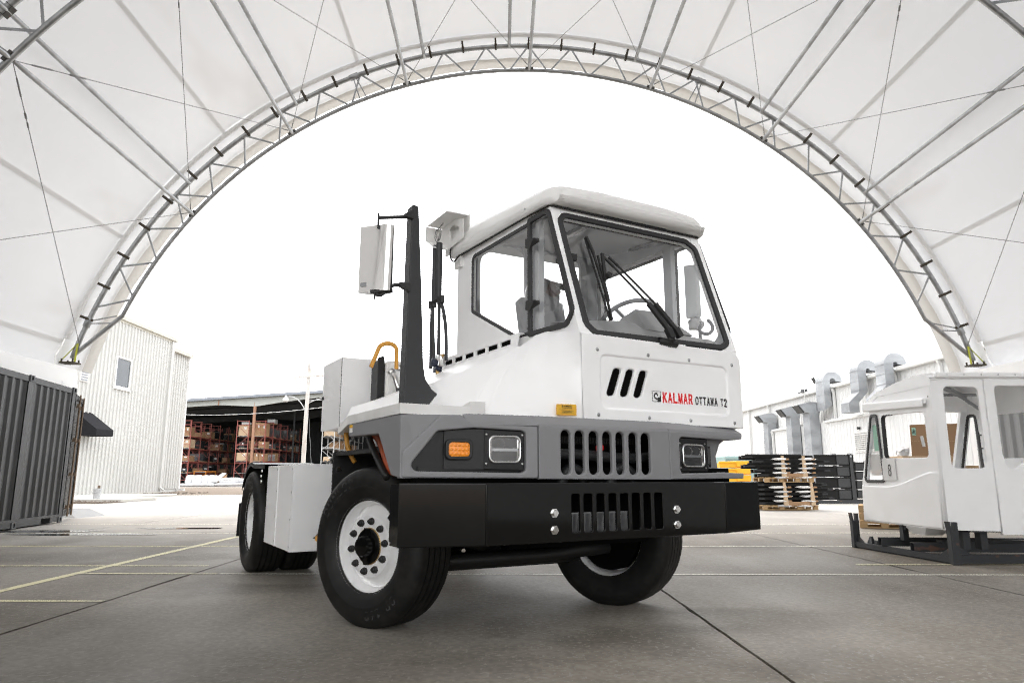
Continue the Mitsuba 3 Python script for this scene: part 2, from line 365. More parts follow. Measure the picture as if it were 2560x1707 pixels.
# ================================================================ fabric shelter
tent = thing('fabric_shelter', 'white fabric arch shelter on galvanised trusses standing over the truck', 'shelter')
CX, CZ, RI, RO, RF = .6, .85, 9.66, 10.3, 10.47
Y1, Y2, YC = 15.3, 9.2, 3.1
def pol(R, a, y): return np.array([CX + R * math.cos(math.radians(a)), y, CZ + R * math.sin(math.radians(a))])
def arc(R, a0, a1, y, n=70): return np.array([pol(R, a, y) for a in np.linspace(a0, a1, n)])
AI = [89.6 + 17.45 * k for k in (3, 2, 1, 0, -1, -2, -3)]
AO = [139.1, 121.9, 103.8, 92.3, 75.2, 57.0, 39.9]
def truss(y, k):
    tr = part(tent, 'arch_truss', tube(arc(RO, 165.2, 14.8, y, 90), .055, 10), GALV, True)
    part(tr, 'inner_chord', tube(np.vstack([[pol(10.32, 165.0, y)], arc(RI, 158.2, 21.8, y, 80), [pol(10.32, 15.0, y)]]), .046, 10), GALV, True)
    node = [89.7 + 5.73 * j for j in range(-12, 13)]
    for a in node:
        if not 21 < a < 159.5: continue
        for da in (-2.87, 2.87):
            if 22 < a + da < 158: part(tr, 'web', tube([pol(RO, a, y), pol(RI, a + da * .93, y)], .021, 6), GALV, True)
    for a in (113.5, 66.0, 160.5, 18.9):
        for da in (-.5, .5): part(tr, 'splice_strut', tube([pol(RO, a + da * .3, y), pol(RI if 20 < a < 160 else 9.78, a + da + (0 if 20 < a < 160 else (-1.5 if a > 90 else 1.5)), y)], .014, 6), GALV, True)
        part(tr, 'splice_collar', tube([pol(RO, a - .6, y), pol(RO, a + .6, y)], .075, 8), GALV, True)
    if k == 0:
        for j in range(-17, 18):
            a = 89.7 + 4.4 * j
            if 16 < a < 163:
                part(tr, 'clamp', cat(bar(pol(RO - .09, a, y), pol(RO + .16, a, y - .17), .035, .05), bar(pol(RO + .02, a, y - .06), pol(RO + .02, a, y + .07), .06, .06)), CLAMP)
    for s, a in ((-1, 165.2), (1, 14.8)):
        f = pol(10.34, a, y)
        part(tr, 'foot_plate', cat(box(f[0] - .16, f[0] + .16, y - .14, y + .14, f[2] - .13, f[2] - .10), *[tube([(f[0] + q, y + r, f[2] - .1), (f[0] + q, y + r, f[2] - .03)], .018, 6) for q in (-.12, .12) for r in (-.11, .11)]), CLAMP)
        for q in (-.16, .16): part(tr, 'tie_strap', bar(f + [q, -.1, -.1], pol(RO - .02, a - 1.9 if s < 0 else a + 1.9, y - .05), .035, .006), STRAPY)
truss(Y1, 0); truss(Y2, 1)
# frames further back in the bay behind the camera carry only their chords
for y in (YC, -3.0, -9.1):
    tr = part(tent, 'arch_truss', tube(arc(RO, 165.2, 14.8, y, 60), .055, 6), GALV, True)
    part(tr, 'inner_chord', tube(arc(RI, 162, 18, y, 60), .046, 6), GALV, True)
for i in range(7):
    for ya, yb in ((Y1, Y2), (Y2, YC)):
        a0, a1 = pol(RI, AI[i], ya), pol(RI, AI[i], yb)
        d = (a1 - a0) / np.linalg.norm(a1 - a0)
        part(tent, 'purlin', tube([a0 + d * .02, a0 + d * .16, a0 + d * .3, a1 - d * .3, a1 - d * .05], [.035, .05, .038, .038, .03], 10), GALV, True)
        part(tent, 'purlin', tube([pol(RO - .03, AO[i], ya), pol(RO - .03, AO[i], yb)], .038, 10), GALV, True)
        g = pol(RI, AI[i], ya); part(tent, 'purlin_bracket', cat(bar(pol(RI + .02, AI[i] - .55, ya - .04), pol(RI + .02, AI[i] + .55, ya - .04), .07, .05)), CLIPG)
    if i < 7:
        part(tent, 'purlin_clip', cat(bar(pol(RO - .035, AO[i] - .55, Y2 + .03), pol(RO - .035, AO[i] + .55, Y2 + .03), .10, .06), *[tube(arc(RO, AO[i] + q, AO[i] + q + .06, Y2, 2), .062, 8) for q in (-.5, .45)]), CLIPG)
AC = [163.5] + AI + [16.5]
for i in range(len(AC) - 1):
    for a, b in ((AC[i], AC[i + 1]), (AC[i + 1], AC[i])):
        p0 = pol(RI + .04 if 20 < a < 160 else 10.2, a, Y1 - .08); p1 = pol(RI + .04 if 20 < b < 160 else 10.2, b, Y2 + .08); d = (p1 - p0); L = np.linalg.norm(d); d /= L
        part(tent, 'brace_cable', cat(tube([p0, p1], .0062, 5), tube([p1 - d * .62, p1 - d * .30], .013, 6), tube([p1 - d * 1.02, p1 - d * .92], .017, 5), tube([p1 - d * 1.2, p1 - d * 1.1], .013, 5), tube([p0 + d * .12, p0 + d * .3], .011, 5)), CABLE, True)
# membrane, sagging a little between the frames
def membrane(y0, y1, ny, a0=166.4, a1=13.6, na=150, sag=.10):
    rows = []
    for y in np.linspace(y0, y1, ny):
        u = ((y - Y2) % 6.1) / 6.1 if y <= Y1 else 0
        row = np.array([pol(RF - sag * math.sin(PI * u) ** 2, a, y) for a in np.linspace(a0, a1, na)])
        nz = meshkit.fbm(np.c_[row[:, 0] * .5, np.full(na, y * .35), row[:, 2] * .5], 3) - .5
        low = np.clip((4.6 - row[:, 2]) / 1.2, 0, 1)
        fold = (meshkit.noise(np.c_[row[:, 0] * .2, np.full(na, y * .5), row[:, 2] * 5 + y * 1.3]) - .5) * .12 * low
        rad = row - [CX, 0, CZ]; rad[:, 1] = 0; rad /= np.linalg.norm(rad, axis=1, keepdims=True)
        rows.append(row + rad * (nz * .07 + fold)[:, None])
    return grid(rows)
part(tent, 'membrane', membrane(-9.4, 15.02, 64), FABRIC, True)
part(tent, 'membrane_overhang', membrane(15.06, 16.12, 7), FABRIC, True)
part(tent, 'membrane_hem', grid([arc(RF - .05, 166.4, 13.6, 15.98, 150) + np.c_[np.zeros(150), .02 * np.sin(np.arange(150) * 1.1), np.zeros(150)], arc(RF - .075, 166.4, 13.6, 16.34, 150) + np.c_[np.zeros(150), .05 * meshkit.noise(np.c_[np.arange(150) * .5, np.zeros(150), np.zeros(150)]), np.zeros(150)]]), 'mat_fabric_hem', True)
part(tent, 'keder_sleeve', tube(arc(RF - .07, 163.2, 16.8, 15.0, 100), .055, 8), SKIRT, True)
for a in (163.6, 16.4, 149.5, 131.6, 112.4, 66.8, 47.5, 29.5):
    part(tent, 'seam', grid([[pol(RF - .03 - .10 * math.sin(PI * (((y - Y2) % 6.1) / 6.1)) ** 2, a + d, y) for y in np.linspace(-9.3, 14.98, 50)] for d in (-.24, .24)]), SEAM, True)
for s, xx, y0, y1 in ((-1, -9.36, -9, 15.55), (1, 10.56, -9, 15.55)):
    part(tent, 'skirt_panel', place(bevel_plate(P([(y0, 2.86), (y1, 2.86), (y1, 3.10), (y1 - .1, 3.26), (y0, 3.26)]), .03, .008), (xx - s * .0, 0, 0), Y3, Z3, (-s, 0, 0)), SKIRT)
    part(tent, 'lower_skirt', box(xx - .02, xx + .02, -9.3, 2.05, 0, 2.9), SKIRT)  # added out-of-view wall, keeps side light from showing in the bumper
    if s < 0: part(tent, 'skirt_flap', box(xx + .03, xx + .04, 15.0, 15.56, 2.52, 2.95), SKIRT)

# ================================================================ shipping containers
def corrug(L, h, depth=.036, pitch=.278):
    """corrugated sheet: u along L, v up, w outward (negative = pressed in)"""
    n = int(L / pitch); p = L / n; pr = []
    for i in range(n):
        b = i * p
        pr += [(b, 0), (b + p * .26, 0), (b + p * .5, -depth), (b + p * .76, -depth)]
    pr.append((L, 0)); pr = np.array(pr)
    return grid([np.c_[pr[:, 0], np.zeros(len(pr)), pr[:, 1]], np.c_[pr[:, 0], np.full(len(pr), h), pr[:, 1]]][::-1])
CASTING = bevel_plate(P([(-.09, -.06), (.09, -.06), (.09, .06), (-.09, .06)], [sg.Point(0, 0).buffer(.04, quad_segs=5).exterior.coords]), .03, .006)
def container(label, C, yaw, L, H, m, side, cast=None):
    """C: bottom corner by the opening; the long wall seen runs from C towards -d"""
    k = thing('shipping_container', label, 'container')
    d = np.array([-math.sin(yaw), math.cos(yaw), 0]); W = np.array([math.cos(yaw), math.sin(yaw), 0]) * side
    O = np.array([C[0], C[1], 0]); U = -d
    def pl(mesh, o=(0, 0, 0)): return place(mesh, O + U * o[0] + Z3 * o[1] + W * o[2], U, Z3, W)
    sp = pl(corrug(L - .3, H - .32), (.15, .18, -.012)); part(k, 'side_panel', sp, m)
    part(k, 'top_rail', pl(box(.18, L, H - .14, H - .03, -.07, 0)), m); part(k, 'bottom_rail', pl(box(.0, L, .03, .18, -.07, .004)), m)
    part(k, 'corner_post', pl(box(0, .16, .15, H - .13, -.14, .003)), m)
    part(k, 'roof', pl(box(0, L, H - .05, H - .03, -2.4, -.02)), m)
    part(k, 'end_wall', pl(box(L - .03, L, .1, H - .05, -2.4, -.02)), m); part(k, 'far_side', pl(box(0, L, .1, H - .05, -2.44, -2.4)), m)
    part(k, 'floor', pl(box(0, L, .12, .17, -2.4, -.05)), m)
    for u in [.09] + ([cast] if cast else []):
        for v in (.07, H - .07): part(k, 'corner_casting', pl(place(CASTING, (u, v, -.012), X3, Y3, Z3)), CONTG if m == CONTG else SKID)
    if cast: part(k, 'stiffener_post', pl(box(cast - .11, cast + .11, .15, H - .13, -.05, .006)), m)
    return k, pl, U, W, O
kc, pl, U, W, O = container('charcoal corrugated container standing left of the shelter opening, door swung open', (-9.217, 15.348), math.radians(10), 13.4, 2.84, CONT, 1, 2.05)
part(kc, 'fork_pocket', pl(box(.55, .95, .03, .13, -.02, .006)), DARK)
# the opened door, hinged at the corner post
dd = np.array([-.73, 1.63, 0]); dd /= np.linalg.norm(dd); dn = np.array([dd[1], -dd[0], 0]); DO = np.array([-9.29, 15.44, 0])
dr_ = part(kc, 'door', place(cat(box(0, 1.5, .12, 2.72, -.05, 0), box(0, .08, .12, 2.72, 0, .03), box(1.42, 1.5, .12, 2.72, -.06, .03), box(0, 1.5, .12, .22, 0, .03), box(0, 1.5, 2.62, 2.72, 0, .03)), DO, dd, Z3, dn), CONT)
for u in (.45, 1.1):
    part(dr_, 'locking_bar', place(tube([(u, .1, .06), (u, 2.74, .06)], .019, 8), DO, dd, Z3, dn), RUST, True)
    for v in (.3, 1.0, 1.75, 2.5): part(dr_, 'bar_bracket', place(box(u - .06, u + .06, v - .04, v + .04, .0, .07), DO, dd, Z3, dn), RUST)
for v in (.35, 1.05, 1.8, 2.5): part(dr_, 'hinge', place(cat(box(-.10, .05, v - .05, v + .05, -.01, .05), tube([(-.05, v - .08, .03), (-.05, v + .08, .03)], .022, 8)), DO, dd, Z3, dn), BLACKM)
part(dr_, 'door_gasket', place(box(1.5, 1.52, .12, 2.72, -.05, .03), DO, dd, Z3, dn), RUST)
container('gray corrugated container right of the shelter, seen through the spare cab window', (10.55, 15.5), math.radians(0), 13.0, 2.84, CONTG, -1)
whole('dock_ramp', hull([(-11.4, 16.95, 0), (-9.84, 16.95, 0), (-11.4, 18.2, 0), (-9.84, 18.2, 0), (-11.2, 17.2, .17), (-10.2, 17.2, .17), (-11.2, 18.1, .17), (-10.2, 18.1, .17)]), CONTG, 'blue gray steel ramp plate lying on the concrete beside the open container door', 'ramp')
# ================================================================ the truck (s to its left, t forward, z up; origin under the front axle)
TA, TX, TY = .4994, .0346, 5.254
TF = np.array([math.sin(TA), -math.cos(TA), 0]); TL = np.array([math.cos(TA), math.sin(TA), 0]); TO = np.array([TX, TY, 0])
def tw(m): return place(m, TO, TL, TF, Z3)
truck = thing('terminal_truck', 'white cab terminal tractor with gray grille and black bumper, parked under the shelter', 'truck')
def tp(name, mesh, m, smooth=False, label=None, parent=None): return part(parent or truck, name, tw(mesh), m, smooth, label)
def front(mesh, t): return place(mesh, (0, t, 0), X3, Z3, Y3)          # (s,z) plate facing forward
def side(mesh, s, d=-1): return place(mesh, (s, 0, 0), Y3, Z3, (d, 0, 0))  # (t,z) plate facing -s (d=-1) or +s
def fslots(xs, z0, z1, r=.02): return [rrect(a, b, z0, z1, min(r, (b - a) * .45)).exterior.coords for a, b in xs]

# --- bumper
BS = [(-.32, -.265), (-.239, -.18), (-.151, -.096), (-.067, -.012), (.016, .074), (.1, .159), (.186, .24), (.268, .328)]
def bent(a, b, poly, th, r):
    u = np.array([b[0] - a[0], b[1] - a[1], 0]); u /= np.linalg.norm(u); w = np.array([-u[1], u[0], 0])
    return place(bevel_plate(poly, th, r), np.array([a[0], a[1], 0]) - w * th, u, Z3, w)
wl = math.dist((-1.276, 1.217), (-.845, 1.334))
bm = [front(bevel_plate(P([(-.845, .602), (.845, .602), (.845, .914), (-.845, .914)], fslots(BS, .648, .853, .012)), .014, .004), 1.32),
      bent((-1.276, 1.217), (-.845, 1.334), P([(0, .602), (wl, .602), (wl, .914), (0, .914)]), .014, .006),
      bent((.845, 1.334), (1.276, 1.217), P([(0, .602), (wl, .602), (wl, .914), (0, .914)]), .014, .006),
      box(-.845, .845, 1.20, 1.322, .893, .907), box(-.845, .845, 1.20, 1.322, .604, .618)]
for s in (-1, 1):
    q = [(s * .845, 1.322), (s * 1.27, 1.206), (s * 1.27, 1.09), (s * .845, 1.2)]
    for z in (.604, .893): bm.append(place(extr(P(q), .014), (0, 0, z), X3, Y3, Z3))
    bm.append(hull([(s * (1.276 - k * .012), t, z) for k in (0, 1) for t in (1.095, 1.217) for z in (.625 if t < 1.2 else .604, .893 if t < 1.2 else .907)]))
bumper = tp('bumper', cat(bm), BLACKG)
tp('fold_line', cat(*[tube([(s * .845, 1.333, .606), (s * .845, 1.333, .906)], .006, 8) for s in (-1, 1)]), BLACKG, True, parent=bumper)
for s in (-.434, .434):
    for z in (.6666, .7549):
        tp('bolt', front(cat(place(lathe([(0, .016), (.017, .016), (.019, .013), (.019, 0), (.026, 0), (.026, -.003)], 6), (s, z, .003), X3, Y3, Z3)), 1.334), CHROME, parent=bumper)
for s0, s1 in ((-.9, -.36), (.36, .9)): tp('bumper_beam', box(s0, s1, 1.10, 1.28, .64, .88), BLACKM)
tp('gap_filler', box(-1.15, 1.10, 1.05, 1.13, .86, 1.0), DARK)
tp('oil_cooler', cat(*[box(-.34 + k * .0088, -.3365 + k * .0088, 1.27, 1.29, .63, .745) for k in range(52)], box(-.35, .13, 1.26, 1.27, .62, .75)), GALV)
tp('radiator', cat(box(-.42, .42, 1.02, 1.06, .55, 1.27)), DARK)
for s0, s1 in ((-1.1, -.42), (.42, 1.0)): tp('bay_wall', box(s0, s1, .98, 1.02, .60, 1.27), DARK)

# --- gray grille and fender shell
GS = [(-.339, -.277), (-.244, -.181), (-.146, -.081), (-.048, .015), (.049, .107), (.145, .208), (.239, .307)]
grille = tp('grille', front(bevel_plate(P([(-.488, .934), (.458, .928), (.458, 1.222), (-.488, 1.222)], fslots([(a - .002, b + .002) for a, b in GS], .957, 1.205, .034)), .024, .004, .010), 1.246), GRAYPL)
tp('top_lip', cat(hull([(s, t, z) for s in (-.488, .458) for t, z in ((1.27, 1.217), (1.262, 1.235), (1.19, 1.285), (1.19, 1.217))])), GRAYPL, parent=grille)
tp('fin_row', cat(*[box(-.36 + k * .012, -.354 + k * .012, 1.06, 1.075, 1.145, 1.18) for k in range(60)], box(-.36, .36, 1.05, 1.06, 1.14, 1.185)), BLACKP, parent=grille)
tp('hose', cat(tube(curve([(-.5, 1.13, 1.05), (-.2, 1.15, 1.075), (.1, 1.15, 1.06), (.42, 1.12, 1.07)]), .033, 10), tube(curve([(-.25, 1.12, .9), (-.2, 1.15, .99), (-.1, 1.15, .93)]), .035, 10), tube(curve([(.1, 1.12, .9), (.17, 1.15, 1.0), (.27, 1.15, .93)]), .035, 10)), MAST, True, parent=grille)
tp('reservoir_cap', cat(place(lathe([(0, .03), (.02, .028), (.024, 0)], 14), (.0, 1.16, 1.115), X3, Z3, Y3)), RED, True, parent=grille)
tp('clamp', cat(box(-.02, .03, 1.13, 1.16, 1.06, 1.095), tube([(.2, 1.15, 1.1), (.235, 1.15, 1.1)], .02, 8)), CHROME, parent=grille)
# left-of-picture wing with its pointed lamp pocket
w0, w1 = np.array([-1.25, 1.16, 0]), np.array([-.492, 1.27, 0]); WU = (w1 - w0) / np.linalg.norm(w1 - w0); WL_ = np.linalg.norm(w1 - w0); WW = np.array([-WU[1], WU[0], 0])
def wing(mesh, off=0): return place(mesh, w0 + WW * off, WU, Z3, WW)
us = lambda s: (s + 1.25) / WU[0]
pocket = rpoly([(us(-1.205), 1.0), (us(-1.06), 1.182), (us(-.865), 1.203), (us(-.565), 1.193), (us(-.565), .966), (us(-1.17), .974)], .03, 6)
fender = tp('fender_shell', cat(wing(bevel_plate(P([(0, .939), (WL_, .935), (WL_, 1.222), (us(-.87), 1.228), (us(-.93), 1.272), (0, 1.264)], [pocket.exterior.coords]), .05, .004, .008), -.072)), GRAYPL)
raised = rpoly([(us(-1.243), .941), (WL_ - .002, .937), (WL_ - .002, 1.220), (us(-.87), 1.226), (us(-.935), 1.268), (us(-1.04), 1.268), (us(-1.243), 1.07)], .012, 4)
tp('raised_panel', wing(bevel_plate(P(raised.exterior.coords, [pocket.exterior.coords]), .024, .009, .009), -.022), GRAYPL, parent=fender)
tp('top_lip', hull([tuple(w0 + WU * u + WW * o + Z3 * z) for u in (us(-.9), WL_) for o, z in ((.0, 1.222), (-.004, 1.236), (-.09, 1.285), (-.09, 1.222))]), GRAYPL, parent=fender)
tp('side_panel', side(bevel_plate(P([(1.158, .939), (1.143, 1.264), (.235, 1.279), (.25, 1.191), (.80, 1.182), (1.022, .955)]), .06, .006), -1.19), GRAYPL, parent=fender)
# --- lamps of the left-of-picture wing
lamp = tp('lamp_panel', cat(wing(extr(pocket.buffer(-.002), .01), -.055), wing(bevel_plate(P([(us(-.80), .985), (us(-.576), .978), (us(-.576), 1.19), (us(-.80), 1.197)]), .035, .004), -.047),
     wing(hull([(us(-1.015), z, w_) for z in (.985, 1.186) for w_ in (-.045, -.035)] + [(us(-.802), z, w_) for z in (.985, 1.197) for w_ in (-.045, -.012)]))), BLACKM)
tp('trim_strip', wing(bar((us(-1.155), 1.075, -.042), (us(-1.065), 1.158, -.042), .006, .006)), MAST, parent=lamp)
def turn_signal(c, w, h, pl, nm='turn_signal'):
    lr = min(.018, w * .3)
    ts = tp(nm, pl(cat(bevel_plate(P(rrect(c[0] - w / 2 - .018, c[0] + w / 2 + .018, c[1] - h / 2 - .018, c[1] + h / 2 + .018, lr + .012).exterior.coords, [rrect(c[0] - w / 2, c[0] + w / 2, c[1] - h / 2, c[1] + h / 2, lr).exterior.coords]), .016, .006, .004))), BLACKP, True)
    lens = [extr(rrect(c[0] - w / 2, c[0] + w / 2, c[1] - h / 2, c[1] + h / 2, lr), .010)]
    for i in range(5):
        for j in range(3):
            s = trimesh.creation.icosphere(1, 1); s.vertices *= [w * .095, h * .15, .006]; s.apply_translation((c[0] + w * (i - 2) * .19, c[1] + h * (j - 1) * .31, .008)); lens.append(TM(s.vertices, s.faces))
    tp('lens', pl(cat(lens)), ORANGE, True, parent=ts); return ts
def headlight(c, w, h, pl):
    hl = tp('headlight', pl(bevel_plate(P(rrect(c[0] - w / 2 - .01, c[0] + w / 2 + .01, c[1] - h / 2 - .01, c[1] + h / 2 + .01, .035).exterior.coords, [rrect(c[0] - w / 2, c[0] + w / 2, c[1] - h / 2, c[1] + h / 2, .03).exterior.coords]), .014, .005, .004)), CHROME, True)
    tp('reflector', pl(place(bevel_plate(rrect(c[0] - w / 2 + .002, c[0] + w / 2 - .002, c[1] - h / 2 + .002, c[1] + h / 2 - .002, .028), .006, .002), (0, 0, -.030), X3, Y3, Z3)), HEADL, parent=hl)
    bowls = [place(lathe([(.001, .0), (.016, .003), (.026, .012), (.030, .022)], 20), (c[0] + w * q, c[1] + h * .22, -.022), 1.35 * X3, .9 * Y3, Z3) for q in (-.22, .20)]
    side_ = [hull([(c[0] + g * w * .47, c[1] + h * v, z) for v in (-.40, .40) for z in (-.02, .004)] + [(c[0] + g * w * .36, c[1] + h * v, -.022) for v in (-.44, .44)]) for g in (-1, 1)]
    tp('bright_bowl', pl(cat(*bowls, *side_)), BRUSHED, True, parent=hl)
    tp('cross_bar', pl(cat(box(c[0] - w * .46, c[0] + w * .47, c[1] - .010, c[1] + .004, -.02, .004), *[box(c[0] + w * q, c[0] + w * (q + .09), c[1] - h * .40, c[1] - h * .17, -.02, -.004) for q in (-.24, -.10, .05)])), GALV, parent=hl)
    tp('lens', pl(place(bevel_plate(rrect(c[0] - w / 2, c[0] + w / 2, c[1] - h / 2, c[1] + h / 2, .03), .004, .002), (0, 0, .009), X3, Y3, Z3)), LENSGLASS, parent=hl)
    for a, b in ((-.62, .62), (.62, .62), (-.62, -.62), (.62, -.62)):
        tp('screw', pl(place(lathe([(0, .005), (.005, .004), (.006, 0)], 8), (c[0] + a * w, c[1] + b * h * .98, 0), X3, Y3, Z3)), CHROME, parent=hl)
turn_signal((us(-.938), 1.088), .116, .074, lambda m: wing(m, -.022))
headlight((us(-.686), 1.092), .168, .128, lambda m: wing(m, -.011))
# right-of-picture wing, open to the side
r0, r1 = np.array([.462, 1.27, 0]), np.array([1.205, 1.168, 0]); RU = (r1 - r0) / np.linalg.norm(r1 - r0); RW = np.array([-RU[1], RU[0], 0]); RL = np.linalg.norm(r1 - r0)
def wingr(mesh, off=0): return place(mesh, r0 + RW * off, RU, Z3, RW)
ur = lambda s: (s - .462) / RU[0]
fen2 = tp('fender_shell', cat(wingr(bevel_plate(P([(0, .930), (ur(1.20), .934), (ur(1.205), .968), (ur(1.0), .974), (ur(.57), .966), (ur(.555), .985), (ur(.555), 1.175), (ur(.575), 1.192), (ur(1.10), 1.186), (ur(1.20), 1.197), (ur(1.205), 1.222), (0, 1.222)]), .06, .008), -.06)), GRAYPL)
tp('top_lip', hull([tuple(r0 + RU * u + RW * o + Z3 * z) for u in (0, RL) for o, z in ((.0, 1.215), (-.006, 1.236), (-.09, 1.285), (-.09, 1.215))]), GRAYPL, parent=fen2)
rec = [[tuple(r0 + RU * u + RW * o + Z3 * z) for z in (.965, 1.0, 1.08, 1.16, 1.195)] for u, o in ((ur(.555), -.05), (ur(.60), -.10), (ur(.93), -.10))]
bk = lambda z: 1.0 + .10 * max(0, (z - 1.10) / .09) ** 2 + .12 * max(0, (1.02 - z) / .06) ** 2
rec += [[tuple(r0 + RU * ur(bk(z) + d) + RW * o + Z3 * z) for z in (.965, 1.0, 1.08, 1.16, 1.195)] for d, o in ((0, -.07), (.02, -.14), (-.05, -.3))]
tp('recess_wall', grid(rec), GRAYPL, True, parent=fen2)
lamp2 = tp('lamp_panel', cat(wingr(bevel_plate(rrect(ur(.565), ur(.85), .975, 1.188, .02), .10, .01), -.115), wingr(hull([(ur(.848), z, w_) for z in (.977, 1.185) for w_ in (-.11, -.018)] + [(ur(.925), z, w_) for z in (.99, 1.17) for w_ in (-.16, -.075)]))), BLACKM)
headlight((ur(.692), 1.077), .20, .126, lambda m: wingr(m, -.013))
q0, q1 = r0 + RU * ur(.85) + RW * -.016, r0 + RU * ur(.925) + RW * -.073; QU = (q1 - q0) / np.linalg.norm(q1 - q0); QW = np.array([-QU[1], QU[0], 0])
turn_signal((.047, 1.075), .034, .098, lambda m: place(m, q0, QU, Z3, QW), 'side_marker')

# --- white deck, hood, front panel
deck = tp('fender_deck', cat(place(extr(P([(-1.255, 1.142), (-.845, 1.125), (-.735, 1.10), (-.72, .9), (-.72, -.9), (-1.0, -.9), (-1.255, .225)]), .055), (0, 0, 1.268), X3, Y3, Z3), hull([(-.845, 1.125, 1.30), (-.735, 1.10, 1.30), (-.845, 1.125, 1.352), (-.735, 1.10, 1.358), (-.845, 1.0, 1.33), (-.735, 1.0, 1.33)])), OLDWHITE)
bot = np.array([(-.103, 1.147, 1.278), (-.25, 1.14, 1.281), (-.45, 1.125, 1.285), (-.62, 1.11, 1.288), (-.735, 1.09, 1.292), (-.80, 1.04, 1.30), (-.88, .85, 1.31), (-.93, .55, 1.315), (-.96, .2, 1.32), (-.97, -.3, 1.32), (-.97, -.9, 1.32)])
top = np.array([(-.103, 1.138, 1.808), (-.101, .98, 1.848), (-.100, .80, 1.888), (-.17, .72, 1.862), (-.30, .765, 1.775), (-.45, .77, 1.692), (-.62, .65, 1.615), (-.80, .454, 1.530), (-.87, .15, 1.50), (-.90, -.3, 1.49), (-.90, -.9, 1.49)])
uu = np.linspace(0, 10, 61); cb = np.stack([np.interp(uu, range(11), bot[:, k]) for k in range(3)], 1); ct = np.stack([np.interp(uu, range(11), top[:, k]) for k in range(3)], 1)
rows = []
for v in np.linspace(0, 1, 13):
    bow = np.sin(PI * v) * .035 * np.clip(uu / 1.5, 0, 1)[:, None] * np.array([-.5, .8, .15])[None] * np.clip((9 - uu) / 4, 0, 1)[:, None]
    rows.append(cb * (1 - v) + ct * v + bow)
hood = tp('engine_hood', grid(rows), WHITE, True)
vt = np.linspace(-.86, .42, 41); inner = np.stack([np.full(41, -.155), vt, np.full(41, 1.842)], 1)
cr = np.array([(-.90, -.86, 1.49), (-.90, -.3, 1.49), (-.87, .15, 1.50), (-.80, .454, 1.530), (-.62, .65, 1.615), (-.45, .77, 1.692), (-.30, .765, 1.775), (-.17, .72, 1.862)])
cc = np.stack([np.interp(np.linspace(0, 7, 41), range(8), cr[:, k]) for k in range(3)], 1)
tp('hood_top', grid([inner * (1 - v) + cc * v + np.array([0, 0, -.03 * math.sin(PI * v)]) for v in np.linspace(0, 1, 9)]), WHITE, True, parent=hood)
vs = [(-.782, -.623), (-.585, -.426), (-.388, -.227), (-.189, -.031), (.006, .166), (.203, .359)]
tp('vent_strip', side(bevel_plate(P([(-.87, 1.838), (.44, 1.838), (.47, 1.925), (-.87, 1.925)], [rrect(a, b, 1.862, 1.900, .005).exterior.coords for a, b in vs]), .015, .003), -.14), WHITE, parent=hood)
for a, b in vs: tp('vent_opening', box(-.139, -.135, a - .01, b + .01, 1.855, 1.907), DARK, parent=hood)
tp('strip_cap', cat(box(-.155, -.105, -.87, .47, 1.921, 1.927), box(-.155, -.105, -.875, -.87, 1.838, 1.927), box(-.155, -.105, -.87, .44, 1.834, 1.838)), WHITE, parent=hood)
tp('body_lower', cat(box(-.70, 1.24, -.9, 1.08, 1.24, 1.28), box(-.098, 1.24, -.64, 1.10, 1.28, 1.80)), OLDWHITE)
recess = rrect(.042, 1.112, 1.362, 1.683, .035)
def slant(c):
    return rpoly([(c + .046, 1.612), (c - .014, 1.612), (c - .074 + .008, 1.444), (c - .01, 1.437)], .012, 5) if 0 else sa.skew(rrect(c - .033, c + .033, 1.436, 1.614, .024), 20.5, 0, origin='center')
slots = [slant(c) for c in (.148, .253, .360)]
panel = tp('front_panel', front(bevel_plate(P([(-.1, 1.282), (1.248, 1.272), (1.252, 1.752), (1.205, 1.800), (-.1, 1.812)], [recess.exterior.coords]), .05, .005, .014), 1.10), WHITE, 50)
tp('recessed_panel', front(bevel_plate(P(recess.buffer(.004).exterior.coords, [q.exterior.coords for q in slots]), .02, .001, .008), 1.118), WHITE, 50, parent=panel)
for q in slots: tp('slot', front(extr(q.buffer(.004), .004), 1.112), DARK, parent=panel)
for s, z in ((.014, 1.716), (.417, 1.714), (.769, 1.71), (1.167, 1.707), (.012, 1.314), (.41, 1.311), (.761, 1.308), (1.162, 1.306)):
    tp('panel_bolt', front(place(lathe([(0, .007), (.006, .006), (.009, .002), (.012, .0015), (.012, 0)], 12), (s, z, 0), X3, Y3, Z3), 1.1502), GALV, True, parent=panel)
TPL = 1.1383
def put_text(nm, t, s0, z0, w, h, m, tt=TPL, parent=None, fat=.02):
    n = len(t); pitch = w / (n - .16); out = []
    for i, ch in enumerate(t):
        for k, (q, r) in enumerate(((0, 0), (fat * h, 0), (0, fat * h), (fat * h, fat * h))): out.append(place(text(ch, h * (1 - fat), pitch * .80 - fat * h), (s0 + i * pitch + q, z0 + r, .0003 * k), X3, Y3, Z3))
    tp(nm, front(cat(*out), tt), m, parent=parent or panel)
put_text('red_lettering', 'KALMAR', .537, 1.4175, .260, .0655, RED)
put_text('black_lettering', 'OTTAWA', .820, 1.4165, .204, .053, INK); put_text('black_lettering', 'T2', 1.051, 1.415, .060, .053, INK)
E_ = lambda g, m, nm: tp(nm, front(place(extr(g, .0015), (.448, 1.418, 0), X3, Y3, Z3), TPL), m, parent=panel)
emb = sg.box(0, 0, .073, .069)
ringp = [(.052 + (-.004) + (.012 + .0026 * a) * math.cos(a + .4) * .9 - .012, .040 + (.010 + .0024 * a) * math.sin(a + .4)) for a in np.linspace(0, 5.2, 40)]
horn = sg.LineString(ringp).buffer(.0048).union(sg.Polygon([(.038, 0), (.073, 0), (.073, .052), (.062, .030), (.050, .022)]))
